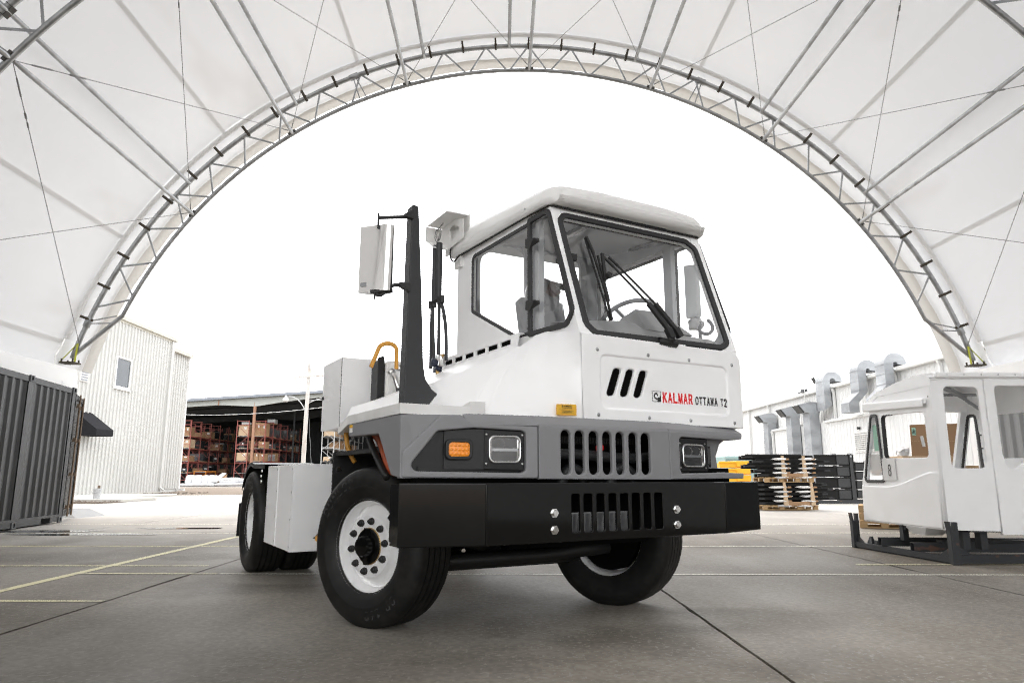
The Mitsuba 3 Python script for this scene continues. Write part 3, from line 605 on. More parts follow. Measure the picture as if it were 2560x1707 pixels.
E_(emb.difference(emb.buffer(-.003)).union(horn.intersection(emb)), INK, 'ram_emblem')
# yellow warning decal on the hood beside the panel
def hoodf(mesh): return place(mesh, (-.29, 1.1452, 1.300), np.array([.1335, .003, .002]) / .1336, Z3, np.array([-.02, 1, 0.03]))
dec = tp('warning_decal', hoodf(extr(sg.box(0, 0, .1335, .064), .012)), DECALY, parent=hood)
dx = .0122
tp('decal_print', hoodf(cat(place(text('WARNING', .0085, .052), (.048, .048, dx), X3, Y3, Z3), place(extr(P([(.030, .047), (.045, .047), (.0375, .060)]), .001), (0, 0, dx), X3, Y3, Z3),
    *[box(.028 + .004 * (k % 3), .112 - .01 * ((k * 7) % 3), .010 + .005 * k, .0122 + .005 * k, dx, dx + .0006) for k in range(4)], box(0, .1335, .0362, .0370, dx, dx + .0006), *[box(.036 + .0085 * k, .0405 + .0085 * k + .002, .039, .0432, dx, dx + .0006) for k in range(8)])), INK, parent=hood)

# --- cab shell
WB, WT = np.array([1.13, 1.81]), np.array([.80, 2.755])
side_out = [(-.65, 1.28), (1.10, 1.28), (1.128, 1.80), (.80, 2.77), (-.65, 2.79)]
sidewin = rpoly([(-.385, 2.728), (-.385, 2.25), (.34, 1.912), (.99, 1.892), (1.062, 1.96), (.79, 2.72)], .05, 6)
cab = tp('cab_shell', cat(side(bevel_plate(P(side_out, [sidewin.exterior.coords]), .04, .004), -.06), side(bevel_plate(P(side_out, [sidewin.exterior.coords]), .04, .004), 1.21, 1)), WHITE)
wsd = np.array([0, WT[0] - WB[0], WT[1] - WB[1]]); WH = np.linalg.norm(wsd); WV = wsd / WH; WN = np.array([0, WV[2], -WV[1]]); WO_ = np.array([0, WB[0], WB[1]])
def scr(mesh, off=0): return place(mesh, WO_ + WN * off, X3, WV, WN)
screen = rpoly([(-.035, .075), (-.045, .88), (.0, .935), (1.10, .935), (1.18, .88), (1.175, .06), (1.10, .02), (.02, .015)], .055, 7)
tp('windshield_frame', scr(bevel_plate(P([(-.10, 0), (1.25, 0), (1.25, WH + .01), (-.10, WH + .01)], [screen.buffer(-.005).exterior.coords]), .045, .006), -.045), WHITE, parent=cab)
tp('rear_wall', front(bevel_plate(P([(-.09, 1.3), (1.24, 1.3), (1.24, 2.99), (-.09, 2.99)], [rrect(.065, .553, 2.02, 2.955, .07).exterior.coords, rrect(.735, 1.155, 2.02, 2.955, .07).exterior.coords]), .03, .003), -.65), INTL, parent=cab)
tp('ceiling', hull([(s, t, z + q) for s in (-.09, 1.24) for t, z in ((-.63, 2.975), (.78, 2.738)) for q in (0, .012)]), INT, parent=cab)
tp('upper_side', cat(*[hull([(s0, t, z) for s0 in (s, s + .02) for t, z in ((-.63, 2.76), (-.63, 2.98), (.78, 2.74), (.78, 2.75))]) for s in (-.09, 1.22)]), INTL, parent=cab)
tp('ceiling_brace', cat(bar((.30, .74, 2.725), (.47, .1, 2.83), .045, .03), bar((1.0, .74, 2.73), (1.16, .1, 2.84), .03, .02), box(-.06, 1.21, .70, .78, 2.70, 2.735)), MAST, parent=cab)
tp('inner_lining', cat(*[side(extr(P(sa.scale(P(side_out), .995, .995).exterior.coords, [sidewin.buffer(.003).exterior.coords]), .004), s, d) for s, d in ((-.0195, 1), (1.169, -1))], box(-.06, 1.21, -.62, 1.05, 1.80, 1.83)), INTL, parent=cab)
tp('side_pillar', cat(*[box(s0, s1, .50, .59, 1.86, 2.74) for s0, s1 in ((-.058, -.015), (1.165, 1.208))], *[box(s0, s1, -.62, -.54, 1.85, 2.74) for s0, s1 in ((-.02, .06), (1.10, 1.17))]), INTL, parent=cab)
glass = tp('windshield', scr(place(extr(screen, .003), (0, 0, -.02), X3, Y3, Z3)), GLASS) if 0 else tp('windshield', scr(sheet(screen.buffer(.004), -.018)), GLASS)
tp('seal', scr(bevel_plate(P(screen.buffer(.022, quad_segs=8).exterior.coords, [screen.buffer(-.020).exterior.coords]), .018, .008, .008), -.004), SEAL, True, parent=glass)
rearg = sidewin.intersection(sg.box(-1, 1, .545, 3)); ventg = sidewin.intersection(sg.box(.545, 1, 2, 3))
for s, d in ((-.092, -1), (1.242, 1)):
    sw = tp('side_window', side(sheet(sidewin.buffer(.003), 0), s, d), GLASS)
    tp('window_frame', side(bevel_plate(P(rearg.buffer(.004).exterior.coords, [rearg.buffer(-.025).buffer(-.02).buffer(.02).exterior.coords]), .008, .003), s, d), MAST, parent=sw)
    tp('vent_frame', side(bevel_plate(P(ventg.buffer(.019, quad_segs=6).exterior.coords, [ventg.buffer(-.018).buffer(-.02).buffer(.02).exterior.coords]), .020, .006), s + .004 * d, d), SEAL, parent=sw)
    tp('division_bar', side(box(.527, .562, 1.905, 2.722, 0, .022), s, d), SEAL, parent=sw)
    if d < 0:
        for z0, z1 in ((2.572, 2.54), (2.125, 2.10)):
            tp('vent_hinge', side(place(hull([(.545, z0 + .012, .02), (.545, z0 - .055, .02), (.545, z0 + .012, .05), (.545, z0 - .055, .05), (.69, z1 + .012, .022), (.69, z1 - .012, .022), (.66, z1 + .02, .05), (.60, z1 - .045, .05)]), (0, 0, 0), X3, Y3, Z3), s, d), BLACKP, parent=sw)
        for z in (2.363, 2.185): tp('vent_latch', cat(tube([(.0, .83, z), (-.06, .83, z)], .022, 10), box(-.01, .03, .83, .93, z - .015, z + .03)), BLACKP, parent=sw)
# --- cab interior
tp('dash_panel', cat(grid([[(-.055, 1.06, 1.86), (.30, 1.06, 1.86), (.60, 1.06, 1.86), (1.205, 1.06, 1.86)], [(-.055, .92, 1.92), (.30, .92, 1.93), (.60, .92, 1.94), (1.205, .92, 1.93)], [(-.055, .74, 1.96), (.30, .74, 2.01), (.60, .74, 2.04), (1.205, .74, 1.98)], [(-.055, .60, 1.80), (.30, .60, 1.80), (.60, .60, 1.8), (1.205, .60, 1.8)]])), DASH, 40)
tp('instrument_hood', hull([(.62, .90, 1.95), (1.06, .90, 1.95), (.53, .70, 2.02), (.60, .66, 2.075), (.66, .72, 2.075), (.70, .70, 2.145), (.93, .70, 2.15), (1.12, .68, 2.02), (.55, .6, 1.9), (1.1, .6, 1.9)]), DASH, 30)
sc = np.array([.86, .42, 2.13]); sn = np.array([0, -.50, .86]); sn /= np.linalg.norm(sn); sv = np.cross(sn, X3)
ringw = [sc + .235 * (math.cos(a) * X3 + math.sin(a) * sv) for a in np.linspace(0, 2 * PI, 41)]
whl = tp('steering_wheel', tube(ringw, .017, 8, False), SEAT, True)
tp('spoke', cat(*[tube([sc - sn * .02, sc + .23 * (math.cos(a) * X3 + math.sin(a) * sv)], .014, 6) for a in (.5, 2.64, 4.71)], tube([sc - sn * .35, sc + sn * .01], .03, 8)), SEAT, True, parent=whl)
seat = tp('seat', cat(cbox(.40, .86, -.35, .20, 1.78, 1.92, .05), place(cbox(-.23, .23, -.06, .06, 0, .62, .05), (.63, -.38, 1.86), X3, (0, .97, .22), (0, -.22, .97))), SEAT, 40)
hr = trimesh.creation.icosphere(2, 1); hr.vertices *= [.17, .07, .16]; hr.apply_translation((.63, -.45, 2.50)); tp('headrest', TM(hr.vertices, hr.faces), SEAT, True, parent=seat)
hb = trimesh.creation.icosphere(3, 1); hb.vertices *= [.19, .095, .26]; hb.vertices += .012 * (meshkit.noise(hb.vertices * 40)[:, None] - .5); hb.apply_translation((.63, -.44, 2.44)); tp('plastic_cover', TM(hb.vertices, hb.faces), LENSGLASS, True, label='clear crinkled plastic bag over the headrest', parent=seat)
tp('printed_tag', place(bevel_plate(rpoly([(0, .03), (.09, 0), (.16, .05), (.15, .14), (.05, .15)], .015), .004, .001), (.60, -.37, 2.47), X3, Z3, (0, 1, 0)), mat('tag_brown', (.10, .06, .05), .4), parent=seat)
tp('seat_belt', box(.84, .88, -.33, -.30, 1.9, 2.55), BLACKP, parent=seat)
# --- roof
ts = np.array([-.70, -.66, -.55, -.2, .2, .55, .70, .775, .82, .86, .885, .90, .907])
zb = np.interp(ts, [-.7, .80, .86, .885, .90, .907], [2.786, 2.753, 2.757, 2.766, 2.783, 2.802]); zt = np.interp(ts, [-.70, -.66, -.55, .70, .775, .82, .86, .885, .90, .907], [2.90, 3.0, 3.05, 2.935, 2.918, 2.908, 2.890, 2.868, 2.843, 2.822])
zf = np.minimum(np.interp(ts, [-.7, .62, .80, .903], [2.905, 2.814, 2.805, 2.805]), zt - .003); ins = np.interp(ts, [.78, .86, .90, .907], [0, .035, .10, .14])
def roofrow(i):
    b, f_, t_ = zb[i], zf[i], zt[i]; k = np.clip((zt[i] - zf[i]) / .1, .15, 1); o = ins[i]; L_ = [(-.135 + o, b), (-.150 + o, b + (f_ - b) * .25), (-.150 + o, f_ - (f_ - b) * .2), (-.142 + o, f_), (-.105 + o, f_ + (t_ - f_) * .55), (-.06 + o, t_ - .012 * k), (-.01 + o, t_), (.3, t_ + .018 * k)]
    R_ = [(1.15 - s, z) for s, z in reversed(L_)]; return [(s, ts[i], z) for s, z in L_ + R_]
rf = grid([roofrow(i) for i in range(len(ts))][::-1]); cap0 = np.array(roofrow(0)); cap1 = np.array(roofrow(len(ts) - 1))
def fan(r): return TM(r, [[0, k, k + 1] for k in range(1, len(r) - 1)])
fr = [i for i in range(len(ts)) if ts[i] >= .77]
under = cat(grid([[(-.135 + ins[i], ts[i], zb[i]) for i in range(len(ts))], [(-.085, ts[i], zb[i]) for i in range(len(ts))]]), grid([[(1.235, ts[i], zb[i]) for i in range(len(ts))], [(1.285 - ins[i], ts[i], zb[i]) for i in range(len(ts))]]), grid([[(-.085, ts[i], zb[i]) for i in fr], [(1.235, ts[i], zb[i]) for i in fr]]))
roof = tp('roof', cat(rf, fan(cap1), under), ROOFW, 38)
tp('drip_seal', cat(tube([(-.125, -.62, 2.775), (-.118, .62, 2.757), (-.105, .80, 2.752), (-.085, .822, 2.748), (1.235, .822, 2.748), (1.255, .80, 2.752)], .008, 6)), SEAL, True, parent=roof)
tp('roof_screw', place(lathe([(0, .006), (.007, .004), (.008, 0)], 8), (-.150, .56, 2.80), Y3, Z3, (-1, 0, 0)), GALV, parent=roof)
tp('visor_vent', cat(*[box(.35 + .02 * k, .365 + .02 * k, .80, .835, 2.752, 2.757) for k in range(28)]), SEAL, parent=roof)
# lamp bracket on the back of the roof, its hook and the wire
lb = tp('camera_bracket', cat(place(extr(P(sg.Polygon([(-.72, 2.86), (-.42, 2.885), (-.42, 3.05), (-.60, 3.10), (-.86, 3.10), (-.90, 2.98)]).exterior.coords, [sg.Polygon([(-.66, 2.93), (-.50, 2.94), (-.49, 3.0), (-.60, 3.055), (-.70, 3.05)]).exterior.coords]), .008), (-.16, 0, 0), Y3, Z3, (-1, 0, 0)),
    box(-.30, -.16, -.90, -.88, 2.97, 3.10), box(-.30, -.10, -.86, -.45, 3.098, 3.106), hull([(-.30, -.72, 2.86), (-.30, -.90, 2.98), (-.12, -.72, 2.86), (-.12, -.90, 2.98), (-.30, -.715, 2.868), (-.12, -.715, 2.868)]), box(-.11, -.10, -.9, -.42, 2.86, 3.1)), ROOFW)
tp('wire', tube(curve([(-.16, -.66, 2.87), (-.16, -.68, 2.80), (-.16, -.60, 2.73), (-.15, -.48, 2.76), (-.14, -.46, 2.76)]), .007, 6), BLACKP, True, parent=lb)
tp('cab_bracket', box(-.13, -.10, -.66, -.54, 2.68, 2.86), ROOFW, parent=lb)
# --- wipers
PV1, PV2 = scr(TM([(.585, .02, .05)], np.zeros((0, 3), int))).vertices[0], None
def wp(s, z, off):
    t = WB[0] + (z - WB[1]) * (WT[0] - WB[0]) / (WT[1] - WB[1]); return np.array([s, t, z]) + WN * off
wiper = tp('wiper', cat(tube([wp(.52, 1.812, .02), wp(.66, 1.80, .02)], .026, 10), tube([wp(.60, 1.80, .0), wp(.60, 1.82, .06)], .025, 10)), BLACKP, True)
tp('arm', cat(bar(wp(.605, 1.82, .055), wp(.585, 1.885, .06), .045, .035, WN), bar(wp(.588, 1.88, .06), wp(.478, 2.055, .06), .030, .022, WN), tube([wp(.478, 2.055, .06), wp(.26, 2.31, .055)], .0075, 6), bar(wp(.27, 2.30, .055), wp(.205, 2.375, .05), .016, .012, WN)), BLACKP, parent=wiper)
tp('arm', cat(bar(wp(.682, 1.835, .055), wp(.652, 1.895, .06), .045, .035, WN), bar(wp(.652, 1.89, .06), wp(.540, 2.062, .06), .030, .022, WN), tube([wp(.540, 2.062, .06), wp(.30, 2.325, .055)], .0075, 6), bar(wp(.31, 2.315, .055), wp(.252, 2.378, .05), .016, .012, WN)), BLACKP, parent=wiper)
tp('blade_mount', cat(bar(wp(.205, 2.395, .05), wp(.18, 2.20, .04), .022, .016, WN), tube([wp(.20, 2.24, .05), wp(.215, 2.22, .06)], .022, 8)), BLACKP, parent=wiper)
tp('blade', cat(bar(wp(.132, 2.535, .02), wp(.148, 2.40, .03), .016, .018, WN), bar(wp(.145, 2.42, .03), wp(.162, 2.10, .032), .012, .014, WN), bar(wp(.162, 2.10, .03), wp(.166, 1.92, .018), .012, .014, WN), bar(wp(.125, 2.53, .012), wp(.155, 1.92, .012), .008, .012, WN), bar(wp(.17, 2.38, .04), wp(.172, 2.05, .03), .012, .012, WN)), BLACKP, parent=wiper)
tp('cowl_cover', scr(place(bevel_plate(rpoly([(.66, -.012), (.76, -.012), (.735, .03), (.66, .03)], .006), .012, .003), (0, 0, 0), X3, Y3, Z3)), WHITE, parent=wiper)
# --- mast with the folded mirror
mt = .62
mastp = [(-1.042, 1.32), (-1.020, 2.625), (-1.015, 2.637), (-.985, 2.633), (-.978, 2.62), (-.945, 2.08), (-.922, 1.62), (-.905, 1.53), (-.86, 1.47), (-.805, 1.43), (-.755, 1.38), (-.755, 1.32)]
mast = tp('mirror_mast', cat(front(bevel_plate(P(mastp), .012, .004), mt), hull([(s, t, z) for t in (mt - .07, mt + .008) for s, z in ((-1.044, 1.32), (-1.036, 1.32), (-1.022, 2.63), (-1.014, 2.635))])), MAST)
for bq in (hull([(-1.02, .62, 2.595), (-1.02, .62, 2.535), (-1.075, .62, 2.54), (-1.075, .62, 2.56), (-1.02, .66, 2.595), (-1.02, .66, 2.535), (-1.075, .66, 2.54), (-1.075, .66, 2.56)]), hull([(-1.03, .62, 2.115), (-1.03, .62, 2.06), (-1.10, .62, 2.11), (-1.10, .62, 2.095), (-1.03, .66, 2.115), (-1.03, .66, 2.06), (-1.10, .66, 2.11), (-1.10, .66, 2.095)])): tp('bracket', bq, BLACKP, parent=mast)
ma, mb = np.array([-1.355, .60]), np.array([-1.135, .64])
mir = [(-1.308, .50), (-1.250, .567), (-1.192, .632), (-1.165, .645), (-1.140, .635), (-1.125, .60), (-1.130, .56), (-1.17, .52), (-1.25, .48), (-1.29, .475)]
mirror = tp('mirror', place(extr(P(mir), .42), (0, 0, 2.055), X3, Y3, Z3), BRUSHED, 50, label='polished back of the folded side mirror')
tp('badge', place(bevel_plate(rrect(-.022, .022, -.014, .014, .01), .003, .001), (-1.285, .528, 2.10), np.array([.66, .75, 0]), Z3, np.array([-.75, .66, 0])), GALV, parent=mirror)
tp('arm', cat(tube([(-1.05, .64, 2.545), (-1.23, .60, 2.52)], .011, 6), tube([(-1.23, .60, 2.45), (-1.23, .60, 2.55)], .006, 6), tube(curve([(-1.23, .60, 2.035), (-1.20, .60, 2.03), (-1.15, .62, 2.08), (-1.09, .64, 2.10), (-1.04, .64, 2.09)]), .012, 6), tube([(-1.235, .60, 2.0), (-1.235, .60, 2.06)], .006, 6), bar((-1.26, .59, 2.045), (-1.13, .62, 2.06), .02, .02)), BLACKP, True, parent=mirror)
# mirror on the far side, still wrapped in film
m2 = tp('mirror', place(extr(P([(1.455, .43), (1.50, .50), (1.535, .52), (1.545, .48), (1.49, .40)]), .44), (0, 0, 2.22), X3, Y3, Z3), FILM, 50)
pf = trimesh.creation.icosphere(2, 1); pf.vertices *= [.07, .05, .06]; pf.vertices += .03 * (meshkit.noise(pf.vertices * 30)[:, None] - .5); pf.apply_translation((1.53, .46, 2.17)); tp('film_wrap', TM(pf.vertices, pf.faces), SHINY, parent=m2)
tp('arm', tube([(1.53, .50, 2.18), (1.53, .50, 1.9), (1.25, .6, 1.85)], .014, 8), SEAT, True, parent=m2); tp('arm', tube(curve([(1.60, .52, 2.2), (1.63, .54, 2.12), (1.58, .54, 2.08), (1.53, .50, 2.1)]), .014, 6), SEAT, True, parent=m2)
# --- air hoses behind the cab
HS, HT = -.26, -.72
def hz(q): return [(HS + a, HT + b, z) for a, b, z in q]
hoses = tp('air_hose_set', cat(tube(hz([(0, -.045, 2.40), (.0, -.045, 2.88), (.0, -.045, 2.90)]), .028, 8), tube(hz([(0, .035, 2.40), (0, .035, 2.89), (0, .035, 2.90)]), .028, 8)), HOSE, True)
for q in ([(0, -.10, 2.39), (0, -.10, 1.84)], [(0, -.075, 2.39), (0, -.06, 2.1), (0, -.01, 1.84)], [(0, .055, 2.39), (.0, .06, 1.9)], [(0, .07, 2.39), (0, .15, 2.27), (.0, .20, 2.1), (0, .215, 1.86)]):
    tp('hose', tube(curve(hz(q), 16) if len(q) > 2 else hz(q), .0145, 8), HOSE, True, parent=hoses)
tp('hose_clamp', cat(tube(hz([(.0, -.12, 2.405), (0, .11, 2.40)]), .018, 6), *[tube(hz([(0, b, 2.36), (0, b, 2.42)]), .022, 8) for b in (-.12, -.06, .06, .11)]), BLACKP, parent=hoses)
for fq in (tube(hz([(0, -.10, 2.30), (0, -.10, 2.335)]), .016, 8), tube(hz([(0, .150, 2.25), (0, .165, 2.215)]), .017, 8)): tp('hose_tag', fq, PAPER, parent=hoses)
tp('spring_hook', cat(*[tube([np.array(hz([(0, c + .045 * math.cos(a), 2.985 + .055 * math.sin(a))])[0]) for a in np.linspace(0, 2 * PI, 24)], .004, 5, False) for c in (-.02, .015)], tube(hz([(0, 0, 2.90), (0, 0, 2.935)]), .004, 5), tube(hz([(0, 0, 3.04), (.05, 0, 3.10)]), .004, 5)), CABLE, True, parent=hoses)
tp('glad_hand', cat(place(lathe([(0, .02), (.03, .018), (.034, 0), (.03, -.03)], 14), (HS - .04, HT + .05, 1.865), Y3, Z3, (-1, 0, 0)), box(HS - .02, HS + .02, HT, HT + .09, 1.79, 1.84)), BLUEF, True, parent=hoses)
for fq in (tube(hz([(0, .06, 1.88), (0, .06, 1.93)]), .022, 8), tube(hz([(-.02, .17, 1.82), (-.02, .17, 1.90)]), .026, 8)): tp('fitting', fq, CHROME, True, parent=hoses)
for fq in (tube(hz([(-.02, .16, 1.905), (-.02, .20, 1.905)]), .014, 8), tube(hz([(-.01, .07, 1.76), (-.01, .07, 1.80)]), .016, 8)): tp('brass_elbow', fq, BRASS, parent=hoses)
# --- boxes on the side
ub = tp('upper_cabinet', cbox(-.90, -.605, -1.72, -1.165, 1.345, 1.928, .005), GRAYBOX)
tp('door', place(bevel_plate(P([(-1.745, 1.342), (-1.175, 1.342), (-1.175, 1.935), (-1.745, 1.935)]), .02, .005), (-.905, 0, 0), Y3, Z3, (-1, 0, 0)), GRAYBOX, parent=ub) if 0 else tp('door', cbox(-.915, -.897, -1.75, -1.18, 1.342, 1.935, .004), GRAYBOX, parent=ub)
tp('front_sheet', cbox(-.913, -.60, -1.1715, -1.158, 1.345, 1.93, .003), GRAYBOX, parent=ub)
tp('door_gap', box(-.9135, -.8955, -1.1815, -1.1705, 1.345, 1.93), DARK, parent=ub)
tp('latch', place(lathe([(0, .012), (.014, .012), (.016, 0)], 12), (-.915, -1.71, 1.635), Y3, Z3, (-1, 0, 0)), BLACKP, parent=ub)
tp('cable_gland', cat(tube([(-.80, -1.30, 1.345), (-.80, -1.30, 1.25)], .035, 10), tube([(-.80, -1.30, 1.31), (-.80, -1.30, 1.30)], .055, 10), tube(curve([(-.79, -1.28, 1.25), (-.85, -1.0, 1.235), (-.95, -.6, 1.26), (-1.05, -.2, 1.30)]), .012, 6)), BLACKP, True, parent=ub)
tp('backing_plate', cat(front(bevel_plate(P([(-.665, 1.32), (-.575, 1.32), (-.605, 1.50), (-.606, 1.90), (-.618, 1.94), (-.665, 1.92)]), .02, .004), -1.0), box(-.66, -.62, -1.6, -1.0, 1.35, 1.90)), BLACKM)
pump = tp('hydraulic_tank', cat(cbox(-.60, -.30, -1.3, -.95, 1.2, 1.90, .02)), OLDWHITE)
tp('hose_fitting', cat(tube([(-.56, -.94, 1.80), (-.545, -.90, 1.76), (-.525, -.87, 1.66)], .02, 8), tube([(-.56, -.96, 1.80), (-.56, -.92, 1.80)], .03, 8), tube([(-.50, -.96, 1.84), (-.50, -.92, 1.84)], .026, 8)), CHROME, True, parent=pump)
tp('hose', tube([(-.525, -.87, 1.66), (-.50, -.84, 1.5)], .019, 8), HOSE, True, parent=pump)
hand = [(-.80, -.75, 1.80), (-.74, -.75, 1.96), (-.70, -.75, 1.995), (-.62, -.75, 1.995), (-.59, -.75, 1.96), (-.588, -.75, 1.80)]
hl_ = tp('grab_handle', tube(np.vstack([hand[:1], curve(hand[1:5], 12), hand[5:]]), .017, 8), YELLOW, True, label='yellow grab handle behind the cab')
tp('grab_post', tube(curve([(-1.015, -.60, 1.36), (-1.015, -.60, 1.22), (-1.0, -.58, 1.14), (-.955, -.56, 1.05)]), .018, 8), YELLOW, True, parent=hl_)
lbx = tp('tool_box', cat(box(-1.193, -.90, -2.52, -1.43, .345, 1.045)), GRAYBOX)
tp('front_sheet', cbox(-1.195, -.875, -1.44, -1.425, .352, 1.052, .002), GRAYBOX, parent=lbx)
for a, b in ((-2.52, -2.06), (-2.03, -1.46)): tp('side_sheet', cbox(-1.200, -1.190, a, b, .345, 1.045, .003), GRAYBOX, parent=lbx)
for t in (-2.045, -1.448):
    tp('joint_strip', cbox(-1.206, -1.194, t - .022, t + .022, .345, 1.046, .002), STRIPW, parent=lbx)
    for z in (.39, .60, .82, 1.01): tp('screw', place(lathe([(0, .004), (.008, .003), (.008, 0)], 8), (-1.206, t, z), Y3, Z3, (-1, 0, 0)), GALV, parent=lbx)
tp('splash_guard', cat(box(-1.062, -.40, -.78, -.755, .62, 1.125), hull([(-1.062, -.755, .62), (-1.062, -.78, .62), (-1.185, -.75, .50), (-1.185, -.78, .50), (-.8, -.755, .50), (-.8, -.78, .50)]), box(-1.05, -.35, -.75, .30, 1.10, 1.13)), BLACKP)
tp('guard_bolt', place(lathe([(0, .012), (.016, .01), (.018, .0)], 10), (-1.02, -.752, 1.0), X3, Z3, Y3), CHROME)
stp = tp('step', box(-1.2, -.85, -.62, -.42, .495, .535), BLACKP)
tp('tread', cat(box(-1.205, -.85, -.625, -.40, .495, .528), *[box(-1.2 + .05 * k, -1.18 + .05 * k, -.60 + .05 * j, -.575 + .05 * j, .528, .536) for k in range(7) for j in range(4)]), YELLOW, parent=stp)
hw = tp('wiring_loom', tube(curve([(-1.05, .15, 1.22), (-1.06, .35, 1.14), (-1.08, .5, 1.05), (-1.08, .62, .98)]), .035, 8), mat('orange_loom', (.40, .075, .02), .5), True)
tp('sleeve', tube(curve([(-1.09, .12, 1.22), (-1.11, .30, 1.12), (-1.12, .46, 1.03), (-1.12, .60, .94)]), .022, 8), BLACKP, True, parent=hw)
tp('decal', cat(side(extr(sg.box(.255, 1.215, .315, 1.262), .001), -1.2505)), PAPER); tp('decal', side(extr(sg.box(.255, 1.243, .315, 1.262), .002), -1.2505), DECALY)
# --- chassis
tp('frame_rail', cat(*[box(s - .04, s + .04, -4.1, 1.10, .62, .86) for s in (-.42, .42)], box(-.42, .42, -4.1, -4.0, .62, .86), box(-.42, .42, .9, 1.0, .62, .84)), BLACKP)
ax = tp('front_axle', cat(tube([(-.95, 0, .47), (-.7, 0, .45), (-.55, 0, .38), (.55, 0, .38), (.7, 0, .45), (.95, 0, .47)], .07, 8), tube([(-.8, -.28, .42), (.8, -.28, .42)], .025, 8), box(-.50, -.36, -.5, .6, .50, .56), box(.36, .50, -.5, .6, .50, .56), tube([(-.75, .16, .40), (.2, .2, .40), (.8, .16, .42)], .045, 8)), BLACKP, True)
for s, t, z in ((-.55, .10, .46), (-.40, .12, .455), (.28, .14, .47), (.42, .14, .48), (-.62, .1, .46)): tp('axle_nut', place(lathe([(0, .03), (.016, .03), (.016, 0)], 6), (s, t, z), X3, Z3, Y3), CHROME, parent=ax)
tp('rear_axle', cat(tube([(-.9, -3.22, .5), (.9, -3.22, .5)], .09, 8), box(-.2, .2, -3.45, -3.0, .35, .7), tube([(0, -3.0, .5), (0, -1, .6), (0, .3, .7)], .05, 8)), BLACKP)
tp('engine_block', cat(box(-.35, .35, -.3, .95, .66, 1.15), box(-.3, .3, -.9, .6, .5, .7)), DARK)
tp('fifth_wheel', cat(lathe([(0, .02), (.45, .02), (.45, -.04), (0, -.04)], 24)), BLACKP) if 0 else tp('fifth_wheel', place(lathe([(0, .03), (.45, .03), (.47, .0), (.45, -.05), (0, -.05)], 24), (0, -3.0, 1.13), X3, Y3, Z3), BLACKP)
tp('battery_box', cat(box(-.85, -.45, -2.4, -1.0, .5, .95), box(.45, 1.15, -2.2, -.8, .45, 1.0)), BLACKP)
# --- wheels
def wheel_frame(s, t, steer, out):
    """axis points outward (out=-1: the truck's right side)"""
    fw = np.array([math.sin(steer), math.cos(steer), 0]); axis = np.array([math.cos(steer), -math.sin(steer), 0]) * out
    return np.array([s, t, .502]), fw, axis
TYRE = [(.290, -.26), (.300, -.268), (.36, -.285), (.42, -.292), (.46, -.286), (.49, -.268), (.503, -.250), (.507, -.235)]
groove = []
for k, c in enumerate((-.195, -.145, -.095, -.045)): groove += [(.511, c - .006), (.496, c - .004), (.496, c + .004), (.511, c + .006)]
TYRE += [(.510, -.222)] + groove + [(.507, -.005), (.503, .010), (.49, .028), (.46, .046), (.42, .052), (.385, .049), (.382, .051), (.376, .051), (.373, .048), (.34, .038), (.312, .022), (.300, .012), (.290, .0)]
RIMF = [(.300, .014), (.303, .004), (.300, -.006), (.288, -.004), (.280, -.016), (.277, -.045), (.266, -.085), (.258, -.092), (.238, -.072), (.216, -.045), (.204, -.022), (.198, -.012), (.190, -.008), (.10, -.008), (.098, -.02)]
RIMB = [(.30, -.268), (.302, -.255), (.285, -.25), (.275, -.22), (.262, -.15), (.262, -.07)]
RIMR = [(.300, .014), (.303, .004), (.300, -.006), (.288, -.006), (.280, -.02), (.275, -.06), (.262, -.13), (.255, -.155), (.20, -.16), (.15, -.158), (.11, -.15)]
def wheel(s, t, steer, out, kind, flat=True):
    C, fw, ax = wheel_frame(s, t, steer, out)
    def wf(m): return place(m, C, fw, Z3, ax)
    ty = wf(lathe(TYRE, 72)); v = np.asarray(ty.vertices).copy()
    low = np.clip((.060 - v[:, 2]) / .06, 0, 1); v[:, 2] = np.maximum(v[:, 2], .002) ; ty = TM(v, ty.faces)
    wk = tp('wheel', ty, RUBBER, 50)
    tp('rim', wf(lathe(RIMF if kind == 'f' else RIMR, 64)), RIM, 28, parent=wk); tp('brake_drum', wf(lathe([(.252, -.10), (.250, -.225), (.20, -.235), (.10, -.24), (.06, -.30), (0, -.30)], 32)), DARK, 40, parent=wk); tp('rim_back', wf(lathe(RIMB if kind == 'f' else [(.30, -.268), (.302, -.255), (.28, -.24), (.262, -.15)], 48)), GRAYBOX, True, parent=wk)
    if kind == 'f':
        tp('hub', wf(cat(lathe([(.112, -.02), (.112, .0), (.105, .004), (.098, .004), (.094, -.004), (.07, -.002), (.066, .05), (.058, .062), (.02, .066), (0, .066)], 32), box(-.02, .02, .06, .115, .0, .02), box(-.02, .02, -.115, -.06, .0, .02))), BLACKG, 40, parent=wk)
        tp('hub_ring', wf(lathe([(.118, -.007), (.116, -.003), (.110, -.003)], 32)), BRASS, True, parent=wk)
        for k in range(10):
            a = 2 * PI * (k + .25) / 10
            tp('lug_nut', wf(place(lathe([(.023, -.008), (.023, .006), (.019, .009), (.017, .019), (.011, .022), (.008, .030), (.004, .033), (0, .033)], 12), (.160 * math.cos(a), .160 * math.sin(a), 0), X3, Y3, Z3)), BLACKP, 40, parent=wk)
        for a in (.82,): tp('hand_hole', wf(place(lathe([(0, .003), (.033, .003), (.036, .0)], 20), (.228 * math.cos(a), .228 * math.sin(a), -.050), X3, Y3, Z3 + np.array([.5 * math.cos(a), .5 * math.sin(a), 0]))), DARK, True, parent=wk)
    else: tp('hub', wf(lathe([(.262, -.155), (.16, -.152), (.13, -.14), (.12, -.05), (.10, -.03), (0, -.03)], 28)), RIM, 40, parent=wk)
    return wk, wf
